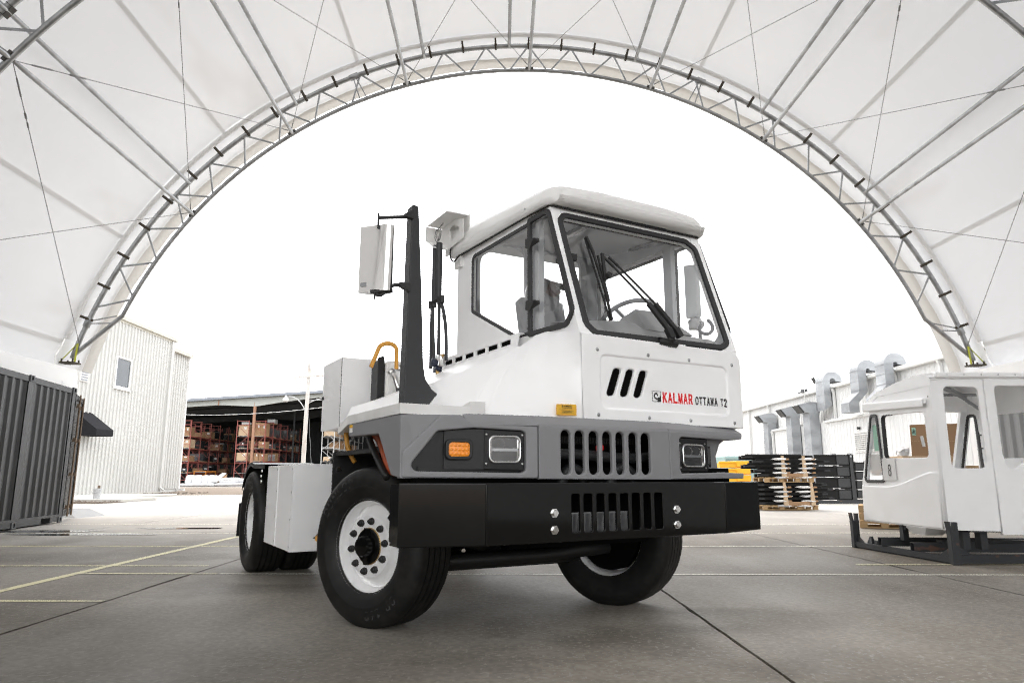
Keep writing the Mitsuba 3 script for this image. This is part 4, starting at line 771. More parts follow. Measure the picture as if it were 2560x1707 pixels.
def ring_text(wk, wf, s, r, a0, h, nm):
    out = []; a = a0
    for ch in s:
        if ch == ' ': a -= .07; continue
        m = meshkit.text_mesh(ch, h, .003, True); b = m.bounds; wd = b[1, 0] - b[0, 0]; a -= wd / r * .55
        m.vertices -= [(b[0, 0] + b[1, 0]) / 2, 0, 0]
        d = np.array([math.cos(a), math.sin(a), 0]); tg = np.array([math.sin(a), -math.cos(a), 0])
        out.append(place(TM(m.vertices, m.faces), d * (r - h / 2) + Z3 * .0475, tg, d, Z3)); a -= wd / r * .55 + .03
    tp(nm, wf(cat(out)), LETTER, parent=wk)
st1, st2 = .4046, .43
wk, wf = wheel(-1.02, 0, st1, -1, 'f')
ring_text(wk, wf, 'DUNLOP', .425, 2.75 if 0 else PI - .45, .055, 'raised_lettering'); ring_text(wk, wf, 'SP', .425, -.75, .05, 'raised_lettering'); ring_text(wk, wf, '160', .425, -1.12, .05, 'raised_lettering')
wheel(1.05, .02, st2, 1, 'f')
for s, o in ((-1.20, -1), (-.865, -1), (1.20, 1), (.865, 1)): wheel(s, -3.22, 0, o, 'r')
# rear fender, flap
fa = [(-3.22 + .60 * math.cos(a), .47 + .61 * math.sin(a)) for a in np.linspace(PI * .80, PI * .42, 16)] + [(-2.5, 1.05)]
fo = cat(grid([[(s, t, z) for t, z in fa] for s in (-1.235, -.62)]), grid([[(s, t, z + .012) for t, z in fa] for s in (-1.235, -.62)][::-1]), side(extr(P([(t, z + .012) for t, z in fa] + [(t, z - .03) for t, z in reversed(fa)]), .006), -1.235))
rf_ = tp('rear_fender', fo, BLACKM, 40)
for t, z in ((-2.60, 1.0), (-2.62, .95), (-2.60, .90)): tp('bolt', place(lathe([(0, .014), (.014, .012), (.016, 0)], 10), (-1.238, t, z), Y3, Z3, (-1, 0, 0)), CHROME, True, parent=rf_)
tp('mud_flap', cat(hull([(-1.235, -3.86, .66), (-1.235, -3.83, .66), (-1.235, -3.92, .30), (-1.235, -3.89, .30), (-.6, -3.86, .66), (-.6, -3.83, .66), (-.6, -3.92, .30), (-.6, -3.89, .30)]), box(-1.2, -.6, -3.88, -3.80, .62, .80)), BLACKP)
# ================================================================ spare cab shell and its steel cradle
spare = thing('cab_shell', 'bare white truck cab shell without doors or glass raised on a black steel cradle', 'truck cab')
SX, SY0 = 4.97, 8.0
prof = [(8.0, .36), (8.0, 2.065), (8.25, 2.075), (8.7, 2.06), (9.15, 2.0), (9.42, 1.90), (9.38, 1.80), (9.74, .86), (9.78, .355)]
wmain = rpoly([(8.16, 1.165), (8.17, 1.70), (9.10, 1.725), (9.10, 1.175)], .06)
wvent = rpoly([(9.15, .885), (9.20, 1.74), (9.34, 1.745), (9.64, .885)], .045)
def sp(nm, mesh, m, smooth=False, parent=None, label=None): return part(parent or spare, nm, mesh, m, smooth, label)
def yz(mesh, x, d=-1): return place(mesh, (x, 0, 0), Y3, Z3, (d, 0, 0))
body = sp('side_panel', yz(bevel_plate(P(prof, [wmain.exterior.coords, wvent.exterior.coords]), .04, .006), SX + .04), WHITE, 40)
sp('belt_pressing', yz(bevel_plate(P([(8.02, .37), (9.765, .365), (9.73, .84), (9.08, .825), (8.80, .86), (8.20, 1.0), (8.02, 1.0)]), .02, .016), SX + .004), WHITE, 40, parent=body)
sp('side_panel', yz(bevel_plate(P(prof, [wmain.exterior.coords, wvent.exterior.coords]), .04, .006), SX + 1.31, 1), WHITE, 40)
for x, d in ((SX - .004, -1), (SX + 1.30, 1)):
    v = sp('vent_window', yz(sheet(wvent, 0), x + .015, d), GLASS)
    sp('seal', yz(bevel_plate(P(wvent.buffer(.018).exterior.coords, [wvent.buffer(-.022).exterior.coords]), .015, .006), x, d), SEAL, parent=v)
for z0, z1, y0, y1 in ((1.28, 1.62, 9.24, 9.36), (.96, 1.24, 9.24, 9.50)): sp('sticker', box(SX + .012, SX + .014, y0, y1, z0, z1), MINT if z0 > 1 else PAPER, parent='cab_shell__vent_window')
sp('sill_seal', yz(extr(wmain.buffer(.006).difference(wmain.buffer(-.006)).intersection(sg.box(8.9, 1.1, 9.3, 1.8)), .05), SX + .045), SEAL, parent=body)
rw = bevel_plate(P([(5.0, .36), (5.598, .345), (5.598, 2.065), (5.0, 2.065)], [rpoly([(5.125, 1.04), (5.125, 1.975), (5.53, 1.965), (5.535, 1.04)], .06).exterior.coords]), .03, .006)
sp('rear_wall', place(rw, (0, SY0 + .03, 0), X3, Z3, (0, -1, 0)), WHITE, 40)
rw2 = bevel_plate(P([(5.606, .31), (6.30, .31), (6.30, 2.065), (5.606, 2.065)], [rpoly([(5.715, 1.20), (5.715, 1.98), (6.14, 1.98), (6.14, 1.22), (5.86, 1.035), (5.76, 1.035)], .05).exterior.coords]), .045, .006)
sp('rear_door', place(rw2, (0, SY0 + .03, 0), X3, Z3, (0, -1, 0)), WHITE, 40)
sp('floor', box(SX + .03, SX + 1.3, 8.02, 9.7, .36, .40), INT)
rr = [[(SX - .005 + 1.32 * u, y, z - .0 + .02 * math.sin(PI * u)) for u in np.linspace(0, 1, 9)] for y, z in ((7.98, 2.075), (8.05, 2.13), (8.3, 2.14), (8.7, 2.10), (9.15, 2.035), (9.42, 1.94), (9.46, 1.88))]
sp('roof', cat(grid(rr), grid([[(x, y, z - .03) for x, y, z in r] for r in rr][::-1]), grid([[r[0], (r[0][0], r[0][1], 1.98 if r[0][1] < 9 else r[0][2] - .06)] for r in rr]), grid([[r[-1], (r[-1][0], r[-1][1], 1.98 if r[-1][1] < 9 else r[-1][2] - .06)] for r in rr])), WHITE, 40)
sp('roof_flange', cbox(SX + .06, SX + 1.33, 7.955, 8.01, 2.072, 2.135, .012), WHITE)
sp('drip_rail', yz(bevel_plate(P([(8.10, 1.838), (8.11, 1.728 + .0), (9.47, 1.815), (9.50, 1.90), (9.46, 1.925)]), .05, .016), SX), WHITE, 40) if 0 else sp('drip_rail', yz(bevel_plate(P([(8.10, 1.842), (8.10, 1.745), (9.47, 1.808), (9.50, 1.86), (9.47, 1.925)]), .045, .014), SX), WHITE, 40)
sp('roof_brace', cat(bar((5.1, 8.1, 2.03), (6.1, 9.1, 1.97), .06, .04), bar((5.05, 8.9, 1.97), (6.2, 8.9, 1.98), .05, .03), bar((5.9, 8.9, 1.97), (6.22, 9.0, 1.80), .03, .03)), INT)
sp('front_frame', cat(box(SX + .03, SX + 1.3, 9.70, 9.76, .36, .88), *[bar((x, 9.74, .86), (x, 9.38, 1.82), .07, .05) for x in (SX + .05, SX + 1.27)], box(SX + .03, SX + 1.3, 9.34, 9.42, 1.80, 1.88)), WHITE)
sp('door_handle', cat(tube([(6.16, 9.0, 1.30), (6.16, 9.0, 1.50)], .012, 6), tube([(6.16, 9.0, 1.47), (6.16, 8.80, 1.47)], .012, 6), tube([(6.16, 9.0, 1.30), (6.16, 8.82, 1.30)], .012, 6)), BLACKP)
for x, z in ((5.05, 1.86), ): sp('rivet', yz(place(lathe([(0, .005), (.009, .003), (.009, 0)], 8), (8.05, z, 0), X3, Y3, Z3), SX), RUST)
for i in range(5): sp('roof_rivet', place(lathe([(0, .004), (.008, .003), (.008, 0)], 8), (5.16 + .2 * i, 7.955, 2.105), X3, Z3, (0, -1, 0)), GALV)
sp('wiring_pigtail', tube(curve([(4.95, 8.75, .36), (4.93, 8.74, .30), (4.97, 8.80, .29), (4.98, 8.86, .33), (4.96, 8.84, .36)]), .006, 5), BLACKP, True)
sp('heater_box', hull([(4.96, 8.35, .36), (4.96, 8.8, .36), (5.25, 8.3, .36), (5.25, 8.85, .36), (5.0, 8.45, .27), (5.0, 8.7, .27), (5.2, 8.45, .27), (5.2, 8.7, .27)]), OLDWHITE)
for mq in (box(5.22, 5.30, 8.1, 8.2, .14, .36), box(5.42, 5.5, 8.1, 8.2, .14, .345), box(5.05, 5.12, 9.0, 9.08, .16, .36), box(5.27, 5.62, 8.02, 8.2, .335, .35)): sp('mount', mq, SKID)
sign = thing('paper_sign', 'curled gray paper sheet marked 8 taped on the spare cab below its side opening', 'sign')
sq = grid([[(SX - .012 - .02 * k * k, y, z) for k, y in zip((0, .3, .6, 1), (8.86, 8.95, 9.05, 9.13))] for z in (1.18, 1.04, .90)])
part(sign, 'sheet', sq, PAPER)
part(sign, 'number', place(text('8', .145, .065, .003, False), (SX - .017, 9.025, .955), (0, -1, 0), Z3, (-1, 0, 0)), INK)
cr_ = thing('steel_cradle', 'black rusty steel cradle with forked corner posts lying on the concrete under the spare cab', 'cradle')
pA, pB = np.array([4.86, 9.84, 0]), np.array([4.985, 7.91, 0]); pD = np.array([6.75, 7.98, 0])
part(cr_, 'side_rail', cat(bar(pA + [0, 0, .05], pB + [0, 0, .05], .06, .06), bar(pA + [.035, 0, .015], pB + [.035, 0, .015], .11, .012)), SKID)
part(cr_, 'front_rail', bar(pB + [0, 0, .06], pD + [0, 0, .06], .08, .09), SKID)
for q, gd in ((pA, [(.0, -.25), (.0, 0)]), (pB, [(.25, .01), (-.02, .25)])):
    ps = part(cr_, 'post', cbox(q[0] - .045, q[0] + .045, q[1] - .04, q[1] + .04, 0, .36, .004), SKID)
    part(ps, 'fork', cat(hull([(q[0] - .045, q[1] - .03, .34), (q[0] - .02, q[1] - .03, .34), (q[0] - .062, q[1] - .03, .46), (q[0] - .035, q[1] - .03, .46), (q[0] - .045, q[1] + .03, .34), (q[0] - .02, q[1] + .03, .34), (q[0] - .062, q[1] + .03, .46), (q[0] - .035, q[1] + .03, .46)]), box(q[0] + .01, q[0] + .048, q[1] - .03, q[1] + .03, .34, .455), box(q[0] - .05, q[0] + .05, q[1] - .035, q[1] + .035, .33, .36)), SKID)
    for dx, dy in gd:
        if dx or dy: part(ps, 'gusset', hull([(q[0], q[1], .08), (q[0], q[1], .22), (q[0] + dx, q[1] + dy, .08), (q[0] + .004, q[1] + .006, .08), (q[0] + .004, q[1] + .006, .22), (q[0] + dx + .004, q[1] + dy + .006, .08)]), SKID)
def sqtube(a, b, w, t=.008):
    o = sg.box(-w / 2, -w / 2, w / 2, w / 2); m = extr(o.difference(o.buffer(-t, join_style=2)), math.dist(a, b)); d = (np.array(b) - a) / math.dist(a, b); u = np.array([-d[1], d[0], 0]); return place(m, a, u, Z3, d)
part(cr_, 'cross_tube', sqtube(np.array([4.85, 9.2, .135]), np.array([6.7, 9.0, .135]), .105), SKID)
part(cr_, 'cross_tube', sqtube(np.array([4.93, 8.62, .125]), np.array([6.6, 8.45, .125]), .105), SKID)
part(cr_, 'bolted_foot', cat(hull([(4.90, 9.50, .08), (4.90, 9.62, .08), (4.96, 9.50, .08), (4.96, 9.62, .08), (4.92, 9.54, .17), (4.92, 9.58, .17), (4.94, 9.54, .17), (4.94, 9.58, .17)]), box(4.9, 4.95, 9.36, 9.44, .08, .13)), SKID)
part(cr_, 'rear_rail', bar((5.25, 8.6, .17), (6.9, 8.55, .17), .12, .07), SKID)

# ================================================================ pallets, black steel parts and cartons outside on the right
def pallet(key, c, yaw, w=1.5, d=.9, h=.125):
    ca, sa_ = math.cos(yaw), math.sin(yaw); U, V = np.array([ca, sa_, 0]), np.array([-sa_, ca, 0]); O = np.array(c, float)
    def pl(m): return place(m, O, U, V, Z3)
    for k in range(7): part(key, 'deck_board', pl(box(k * w / 7 + .01, (k + 1) * w / 7 - .03, 0, d, h - .022, h)), WOOD)
    for y in (0, d / 2 - .04, d - .09):
        for x in (0, w / 3 - .05, 2 * w / 3 - .07, w - .13): part(key, 'block', pl(box(x, x + .13, y + .003, y + .087, .02, h - .042)), WOOD)
        part(key, 'stringer_board', pl(box(0, w, y + .001, y + .089, h - .042, h - .022)), WOOD); part(key, 'bottom_board', pl(box(0, w, y + .0, y + .09, 0, .02)), WOOD)
PX, PY = 7.43, 20.2
pallet(thing('wooden_pallet', 'light wooden pallet on the concrete under the whole stack of black steel beams', 'pallet', 'pallets under the black steel beams'), (PX, PY, .025), 0, 1.56, 1.0)
pallet(thing('wooden_pallet', 'light wooden pallet halfway up the stack of black steel beams', 'pallet', 'pallets under the black steel beams'), (PX + .10, PY, .79), 0, 1.40, 1.0, .14)
ordl = ['lowest', 'second from the bottom', 'third from the bottom', 'fourth from the bottom', 'top']
for st, (z0, dz, ends) in enumerate(((.17, .128, [(7.2, 9.02), (7.2, 9.48), (7.2, 9.3), (7.2, 9.46), (7.2, 9.30)]), (.955, .127, [(7.35, 9.05), (7.25, 9.42), (6.97, 9.1), (7.22, 9.42), (6.92, 8.95)]))):
    for i, (xa, xb) in enumerate(ends):
        z = z0 + dz * i
        k = thing('steel_beam', f'{ordl[i]} long black steel beam on the {"lower" if st == 0 else "upper"} pallet, packed with kraft paper', 'beam', 'black steel beams on the pallets')
        part(k, 'beam', cbox(xa, xb, PY + .02, PY + .12, z, z + .082, .006), BLACKO); part(k, 'rear_beam', cbox(xa + .1, xb - .1, PY + .55, PY + .65, z - .03, z + .075, .006), BLACKO); part(k, 'centre_beam', cbox(xa + .2, xb - .2, PY + .3, PY + .36, z + .03, z + .125, .006), BLACKM)
        part(k, 'end_cap', box(xb - .16, xb + .003, PY + .015, PY + .10, z + .012, z + .060), SKID); part(k, 'end_cap', box(xa - .003, xa + .3, PY + .015, PY + .10, z + .012, z + .060), MAST)
        for j, x in enumerate((7.98, 8.72)):
            b = trimesh.creation.icosphere(2, 1); b.vertices *= [.26, .12, .036]; b.vertices += .07 * (meshkit.noise(b.vertices * 14 + i * 3 + j * 7 + st * 11)[:, None] - .5) * [1.2, .6, .55]; b.apply_translation((x + rng.uniform(-.1, .1), PY + .05, z - .026))
            part(k, 'paper_wrap', TM(b.vertices, b.faces), PAPER if (i + j) % 3 else SHINY)
            part(k, 'kraft_end', hull([(x + .16, PY - .05, z - .055), (x + .26, PY - .05, z - .045), (x + .26, PY - .05, z - .008), (x + .18, PY - .05, z + .0), (x + .16, PY + .1, z - .05), (x + .26, PY + .1, z - .02)]), CARD)
dn_ = ['left', 'right']
for st, (z0, z1) in enumerate(((.15, .79), (.93, 1.53))):
    for j, (xa, xb) in enumerate(((8.03, 8.09), (8.80 if st == 0 else 8.63, 8.86 if st == 0 else 8.69))):
        k = thing('cardboard_batten', f'{dn_[j]} tall kraft cardboard batten against the {"lower" if st == 0 else "upper"} packed beams', 'batten', 'cardboard battens between the black beams')
        scene[k] = mikit.ply(hull([(xa - .02, PY - .06, z0), (xb + .05, PY - .06, z0), (xa, PY - .04, z1), (xb, PY - .04, z1), (xa - .02, PY, z0), (xb + .05, PY, z0), (xa, PY + .01, z1), (xb, PY + .01, z1)]), CARDL)
    whole('kraft_paper', hull([(8.05, PY - .05, z0), (8.75, PY - .05, z0), (8.05, PY - .04, z0 + .10), (8.4, PY - .05, z0 + .06), (8.75, PY - .05, z0 + .11), (8.05, PY + .3, z0), (8.75, PY + .3, z0)]), CARD, f'crumpled brown kraft paper lying on the {"lower" if st == 0 else "upper"} pallet of beams', 'paper', group='kraft paper on the pallets')
for s_, (x0, y0, n, hgt, w_, where) in enumerate(((11.35, 25.5, 4, .405, 1.42, 'left, larger'), (12.95, 27.0, 4, .345, 1.1, 'right, smaller'))):
    for i in range(n):
        z = .12 + i * hgt
        k = thing('steel_rack', f'{["lowest", "second", "third", "top"][i]} black steel box frame in the {where} stack near the white building', 'rack', f'black frames of the {where} stack')  # stacked black fifth wheel frames
        part(k, 'web', box(x0, x0 + w_, y0, y0 + .05, z + .02, z + hgt - .03), BLACKO); part(k, 'flange', cat(box(x0, x0 + w_, y0 - .06, y0 + .1, z + hgt - .03, z + hgt - .015)), BLACKM)
        part(k, 'mid_panel', box(x0 + w_ * .55, x0 + w_ * .86, y0 - .035, y0 - .002, z + .05, z + hgt - .05), MAST)
        part(k, 'clip', cat(*[box(x0 + w_ * q, x0 + w_ * q + .06, y0 - .05, y0 + .02, z + hgt - .05, z + hgt + .01) for q in (.46, .50, .85)]), BLACKM); part(k, 'bright_edge', cat(*[box(x0 + w_ * q, x0 + w_ * (q + .1), y0 - .065, y0 - .05, z + hgt - .018, z + hgt - .008) for q in (.58,)]), GALV)
    k = thing('lifting_post', f'black slotted end post beside the {where} stack of steel frames', 'post')
    part(k, 'plate', hull([(x0 + w_ * .87, y0 - .08, .1), (x0 + w_ * .98, y0 - .08, .1), (x0 + w_ * .87, y0 - .08, .12 + n * hgt), (x0 + w_ * .93, y0 - .08, .14 + n * hgt), (x0 + w_ * .87, y0 - .05, .1), (x0 + w_ * .98, y0 - .05, .1), (x0 + w_ * .87, y0 - .05, .12 + n * hgt), (x0 + w_ * .93, y0 - .05, .14 + n * hgt)]), MAST)
    part(k, 'lug', cat(box(x0 + w_ * .84, x0 + w_ * .97, y0 - .06, y0 - .03, .12 + n * hgt, .16 + n * hgt), box(x0 + w_ * .4, x0 + w_ * .52, y0 - .06, y0 - .03, .12 + n * hgt, .16 + n * hgt), tube([(x0 + w_ * .91, y0 - .082, .05 + n * hgt), (x0 + w_ * .91, y0 - .075, .05 + n * hgt)], .035, 10)), GALV)
    whole('bearer_beam', cat(box(x0 - .2, x0 + w_ + .15, y0 - .15, y0, .01, .11)), SKID, f'dark steel bearer under the {where} stack of frames', 'bearer')
for i in range(4):
    z = .55 + .235 * i
    k = thing('yellow_rack', f'{["lowest", "second", "third", "top"][i]} yellow steel frame stacked beyond the black beams', 'rack', 'yellow frames beyond the black beams')  # stacked yellow steel frames
    part(k, 'body', hull([(7.45, 24, z), (8.45, 24, z), (7.42, 24, z + .14), (8.47, 24, z + .14), (7.45, 25, z), (8.45, 25, z), (7.42, 25, z + .14), (8.47, 25, z + .14)]), YELLOWF)
    part(k, 'rim', cat(cbox(7.40, 8.47, 23.96, 24.02, z + .14, z + .20, .01), cbox(8.0, 8.47, 23.96, 24.6, z + .02, z + .215, .01)), YELLOWF)
whole('trestle', cat(*[box(x, x + .1, 24, 24.9, 0, .55) for x in (7.5, 8.3)], box(7.4, 8.5, 24.1, 24.2, .48, .55)), BLACKM, 'black trestle carrying the stacked yellow frames', 'trestle')
whole('teal_container', cat(cbox(8.6, 9.8, 27, 28.5, .1, 1.72, .03), box(8.55, 9.85, 26.95, 27, 1.60, 1.66)), mat('teal_bin', (.25, .36, .35), .6), 'pale teal steel bin half hidden behind the beam stack', 'bin')
for i in range(3): pallet(thing('wooden_pallet', f'{["bottom", "middle", "top"][i]} wooden pallet of the short stack behind the spare cab', 'pallet', 'pallets stacked behind the spare cab'), (6.72, 13.4, .01 + .14 * i), -.46, 1.2, .9, .125)
whole('pallet_skid', cat(cbox(7.5, 9.0, 13.25, 14.2, 1.05, 1.15, .004), *[box(x, x + .1, 13.3, 14.15, .0, 1.05) for x in (7.7, 8.2, 8.8)]), WOOD, 'timber trestle carrying the big carton behind the spare cab', 'trestle')
cb = thing('cardboard_box', 'tall brown carton with mint and white labels seen through the spare cab opening', 'carton')
part(cb, 'carton', hull([(7.77, 13.28, 1.33), (8.72, 13.28, 1.33), (7.785, 13.28, 1.915), (8.73, 13.28, 1.94), (8.10, 13.85, 1.33), (9.05, 13.85, 1.33), (8.115, 13.85, 1.915), (9.06, 13.85, 1.94)]), CARD)
part(cb, 'mint_label', box(7.812, 7.888, 13.272, 13.279, 1.715, 1.86), MINT); part(cb, 'white_label', hull([(7.955, 13.272, 1.70), (8.02, 13.272, 1.705), (7.985, 13.272, 1.50), (8.045, 13.272, 1.505), (7.955, 13.279, 1.70), (8.02, 13.279, 1.705), (7.985, 13.279, 1.50), (8.045, 13.279, 1.505)]), PAPER)
part(cb, 'label_print', cat(*[box(7.82 + .012 * k, 7.826 + .012 * k, 13.268, 13.272, 1.735 + .01 * (k % 2), 1.80 + .02 * (k % 3)) for k in range(5)]), INK); part(cb, 'flap_seam', box(7.78, 8.72, 13.274, 13.279, 1.60, 1.604), CARDL)
whole('crate_base', cat(cbox(7.56, 8.75, 13.24, 14.05, 1.275, 1.328, .004), box(7.6, 8.7, 13.3, 14.0, 1.15, 1.275)), CARDL, 'pale wooden base board under the big carton', 'board')
bg = trimesh.creation.icosphere(3, 1); bg.vertices *= [.10, .15, .09]; bg.vertices += .09 * (meshkit.noise(bg.vertices * 18)[:, None] - .5); bg.apply_translation((7.67, 13.4, 1.40))
whole('plastic_bag', TM(bg.vertices, bg.faces), SHINY, 'crumpled white plastic bag on the board left of the big carton', 'bag')
for i, (x, z0_, z1_) in enumerate(((8.78, 1.155, 1.90),)): pass

# ================================================================ cream metal building on the left
def ribbed(L, h, pitch, depth=.055):
    n = max(1, round(L / pitch)); p = L / n; pr = []
    for i in range(n): pr += [(i * p, 0), (i * p + p * .60, 0), (i * p + p * .66, depth), (i * p + p * .90, depth), (i * p + p * .96, 0)]
    pr.append((L, 0)); pr = np.array(pr)
    return grid([np.c_[pr[:, 0], np.zeros(len(pr)), pr[:, 1]], np.c_[pr[:, 0], np.full(len(pr), h), pr[:, 1]]])
lb_ = thing('metal_building', 'tall cream ribbed metal building with one small window and black awning on the left', 'building')
def lw(mesh, y=0, z=0, x=-20.0): return place(mesh, (x, y, z), Y3, Z3, X3)
wn = sg.box(36.42, 5.56, 37.86, 7.10)
for i in range(19):
    y0 = 24.0 + i * .98; L = .98
    if y0 < 37.9 and y0 + L > 36.4:
        part(lb_, 'siding_panel', cat(lw(ribbed(L, 5.5, .327), y0, .05), lw(ribbed(L, 1.95, .327), y0, 7.16)), CREAM)
    else: part(lb_, 'siding_panel', lw(ribbed(L, 9.05, .327), y0, .05), CREAM)
part(lb_, 'siding_rear', lw(box(0, 14, 0, 9.05, -.02, 0), 10, .05), CREAM)
for y0, L in ((35.76, .60), (37.92, .78)): part(lb_, 'siding_panel', lw(ribbed(L, 1.70, .32), y0, 5.5), CREAM)
part(lb_, 'window_backing', lw(box(36.3, 38.0, 5.45, 7.2, -.05, -.03)), CREAM)
part(lb_, 'end_wall', box(-40, -20.02, 42.55, 42.62, 0, 9.1), CREAM); part(lb_, 'roof', hull([(-40, 10, 9.15), (-19.9, 10, 9.15), (-40, 42.7, 9.15), (-19.9, 42.7, 9.15), (-32, 10, 10), (-32, 42.7, 10)]), CREAMD)
part(lb_, 'eave_trim', cat(box(-20.05, -19.82, 10, 42.8, 9.06, 9.24), box(-20.02, -19.94, 10, 42.7, 8.95, 9.06)), CREAMD)
ds = part(lb_, 'downspout', cat(box(-20.0, -19.86, 42.18, 42.32, .35, 9.0), hull([(-20, 42.18, .35), (-19.86, 42.18, .35), (-20, 42.32, .35), (-19.86, 42.32, .35), (-19.75, 42.18, .14), (-19.6, 42.18, .18), (-19.75, 42.32, .14), (-19.6, 42.32, .18)])), CREAM)
part(lb_, 'corner_trim', box(-20.03, -19.93, 42.40, 42.66, .05, 9.05), CREAM)
wd_ = part(lb_, 'window', lw(bevel_plate(P([(36.38, 5.50), (37.90, 5.50), (37.90, 7.14), (36.38, 7.14)], [sg.box(36.47, 5.60, 37.81, 7.05).exterior.coords]), .07, .015), 0, 0, -19.99), OLDWHITE)
part(wd_, 'pane', lw(box(36.48, 37.80, 5.62, 7.04, 0, .01), 0, 0, -19.985), DARKGLASS); part(wd_, 'sill', box(-20, -19.88, 36.3, 37.98, 5.42, 5.48), OLDWHITE)
vn = part(lb_, 'wall_vent', box(-20.0, -19.90, 33.35, 33.95, 5.42, 5.95), OLDWHITE)
for k in range(4): part(vn, 'slat', box(-19.90, -19.87, 33.40, 33.90, 5.47 + .12 * k, 5.52 + .12 * k), SHEDT)
aw = part(lb_, 'awning', hull([(-20, 33.3, 4.0), (-20, 34.75, 4.02), (-18.85, 33.3, 3.14), (-18.85, 34.75, 3.16), (-18.85, 33.3, 2.86), (-18.85, 34.75, 2.86), (-20, 33.3, 2.86), (-20, 34.75, 2.86)]), AWN, label='black canvas awning over a doorway')
part(lb_, 'base_trim', box(-20.05, -19.95, 24, 42.6, .02, .09), CREAMD)
lb2 = thing('metal_annex', 'lower cream ribbed building set just behind the corner of the tall one', 'building')
for i in range(4): part(lb2, 'siding_panel', lw(ribbed(1.0, 8.6, .333), 42.8 + i, .2, -20.9), CREAM)
part(lb2, 'eave_trim', cat(box(-20.95, -20.62, 42.7, 46.9, 8.75, 8.95)), CREAMD); part(lb2, 'body', box(-40, -20.93, 42.8, 46.85, 0, 8.8), CREAM)
part(lb2, 'gutter_pipe', cat(box(-20.9, -20.75, 46.65, 46.8, .1, 8.75), box(-20.9, -20.4, 46.65, 46.8, .05, .2)), OLDWHITE)
bk_ = thing('plastic_bucket', 'white plastic bucket with a stick standing on the concrete walk by the cream wall', 'bucket')
part(bk_, 'pail', place(lathe([(.0, 0), (.125, 0), (.15, .34), (.158, .34), (.158, .39), (.142, .39), (.120, .03), (0, .03)], 24), (-15.42, 27.75, .12), X3, Y3, Z3), PAIL, 40)
part(bk_, 'handle', tube(curve([(-15.57, 27.7, .45), (-15.55, 27.58, .36), (-15.42, 27.55, .33), (-15.29, 27.58, .36), (-15.27, 27.7, .45)]), .006, 5), GALV); part(bk_, 'stick', box(-15.42, -15.34, 27.75, 27.80, .2, .62), RUST)

# ================================================================ white workshop building on the right with its ducts
rb = thing('workshop_building', 'long white ribbed metal building with gutters and a lean-to behind the ducts', 'building')
def rwl(mesh, y, z, x): return place(mesh, (x, y, z), Y3, Z3, (-1, 0, 0))
for i in range(44): part(rb, 'siding_panel', rwl(ribbed(1.0, 5.68, .30, .022), 19 + i, 0, 18.05), WSID)
for i in range(26): part(rb, 'lean_to_panel', rwl(ribbed(1.0, 3.84, .30, .022), 19.3 + i, 0, 17.60), WSID)
part(rb, 'roof', hull([(17.85, 19, 5.70), (30, 19, 6.9), (17.85, 63, 5.70), (30, 63, 6.9), (17.85, 19, 5.66), (30, 19, 5.6), (17.85, 63, 5.66), (30, 63, 5.6)]), TRIMW)
for y0, y1 in ((19, 31.0), (31.4, 34.1), (34.3, 37.0), (37.5, 63)): part(rb, 'gutter', cbox(17.78, 18.0, y0, y1, 5.62, 5.80, .02), TRIMW)
for y0, y1 in ((19, 34.0), (34.0, 37.8), (41.8, 45.2)): part(rb, 'lean_to_eave', hull([(17.46, y0, 3.80), (17.46, y1, 3.80), (17.46, y0, 3.90), (17.46, y1, 3.90), (18.04, y0, 4.02), (18.04, y1, 4.02), (18.04, y0, 3.80), (18.04, y1, 3.80)]), TRIMW)
for y, z0, z1, x in ((37.3, 4.0, 5.62, 17.92), (31.3, 4.0, 5.62, 17.92), (28.0, 4.05, 5.62, 17.92), (46.6, .1, 5.62, 17.93), (50.4, .1, 5.62, 17.93), (45.1, .1, 3.8, 17.5)): part(rb, 'downspout', cat(box(x - .05, x + .05, y - .06, y + .06, z0, z1 - .2), hull([(x - .12, y - .06, z1), (x - .02, y - .06, z1), (x - .05, y - .06, z1 - .25), (x + .05, y - .06, z1 - .25), (x - .12, y + .06, z1), (x - .02, y + .06, z1), (x - .05, y + .06, z1 - .25), (x + .05, y + .06, z1 - .25)])), TRIMW)
lv = part(rb, 'louver', rwl(bevel_plate(P([(32.4, 2.10), (34.8, 2.10), (34.8, 3.12), (32.4, 3.12)], [sg.box(32.5, 2.2, 34.7, 3.03).exterior.coords]), .05, .01), 0, 0, 17.58), TRIMW)
for k in range(9): part(lv, 'slat', hull([(17.56, 32.5, 2.20 + .093 * k), (17.56, 34.7, 2.20 + .093 * k), (17.50, 32.5, 2.19 + .093 * k), (17.50, 34.7, 2.19 + .093 * k), (17.57, 32.5, 2.25 + .093 * k), (17.57, 34.7, 2.25 + .093 * k)]), TRIMW)
lv2 = part(rb, 'louver', rwl(box(46.9, 47.9, 2.5, 3.4, 0, .04), 0, 0, 18.0), TRIMW)
for k in range(7): part(lv2, 'slat', box(17.92, 17.96, 46.95, 47.85, 2.55 + .12 * k, 2.60 + .12 * k), SHEDT)
part(rb, 'wall_speaker', cat(box(17.48, 17.58, 34.15, 34.32, 3.22, 3.33), place(lathe([(0, .02), (.07, .01), (.07, 0)], 12), (17.47, 34.2, 3.28), Y3, Z3, (-1, 0, 0))), BLACKM); part(rb, 'wall_lamp', cat(box(17.75, 18.0, 43.3, 43.55, 5.05, 5.15), box(17.72, 17.80, 43.3, 43.55, 4.98, 5.12)), SHEDT)
part(rb, 'meter_box', box(17.45, 17.6, 41.9, 42.2, 3.0, 3.35), TRIMW); part(rb, 'roof_camera', cat(box(17.7, 17.95, 40.5, 40.9, 5.78, 5.98), box(17.8, 17.85, 41.1, 41.5, 5.8, 5.9)), MAST)
am = thing('antenna_mast', 'thin white antenna mast rising past the workshop roof edge', 'mast')
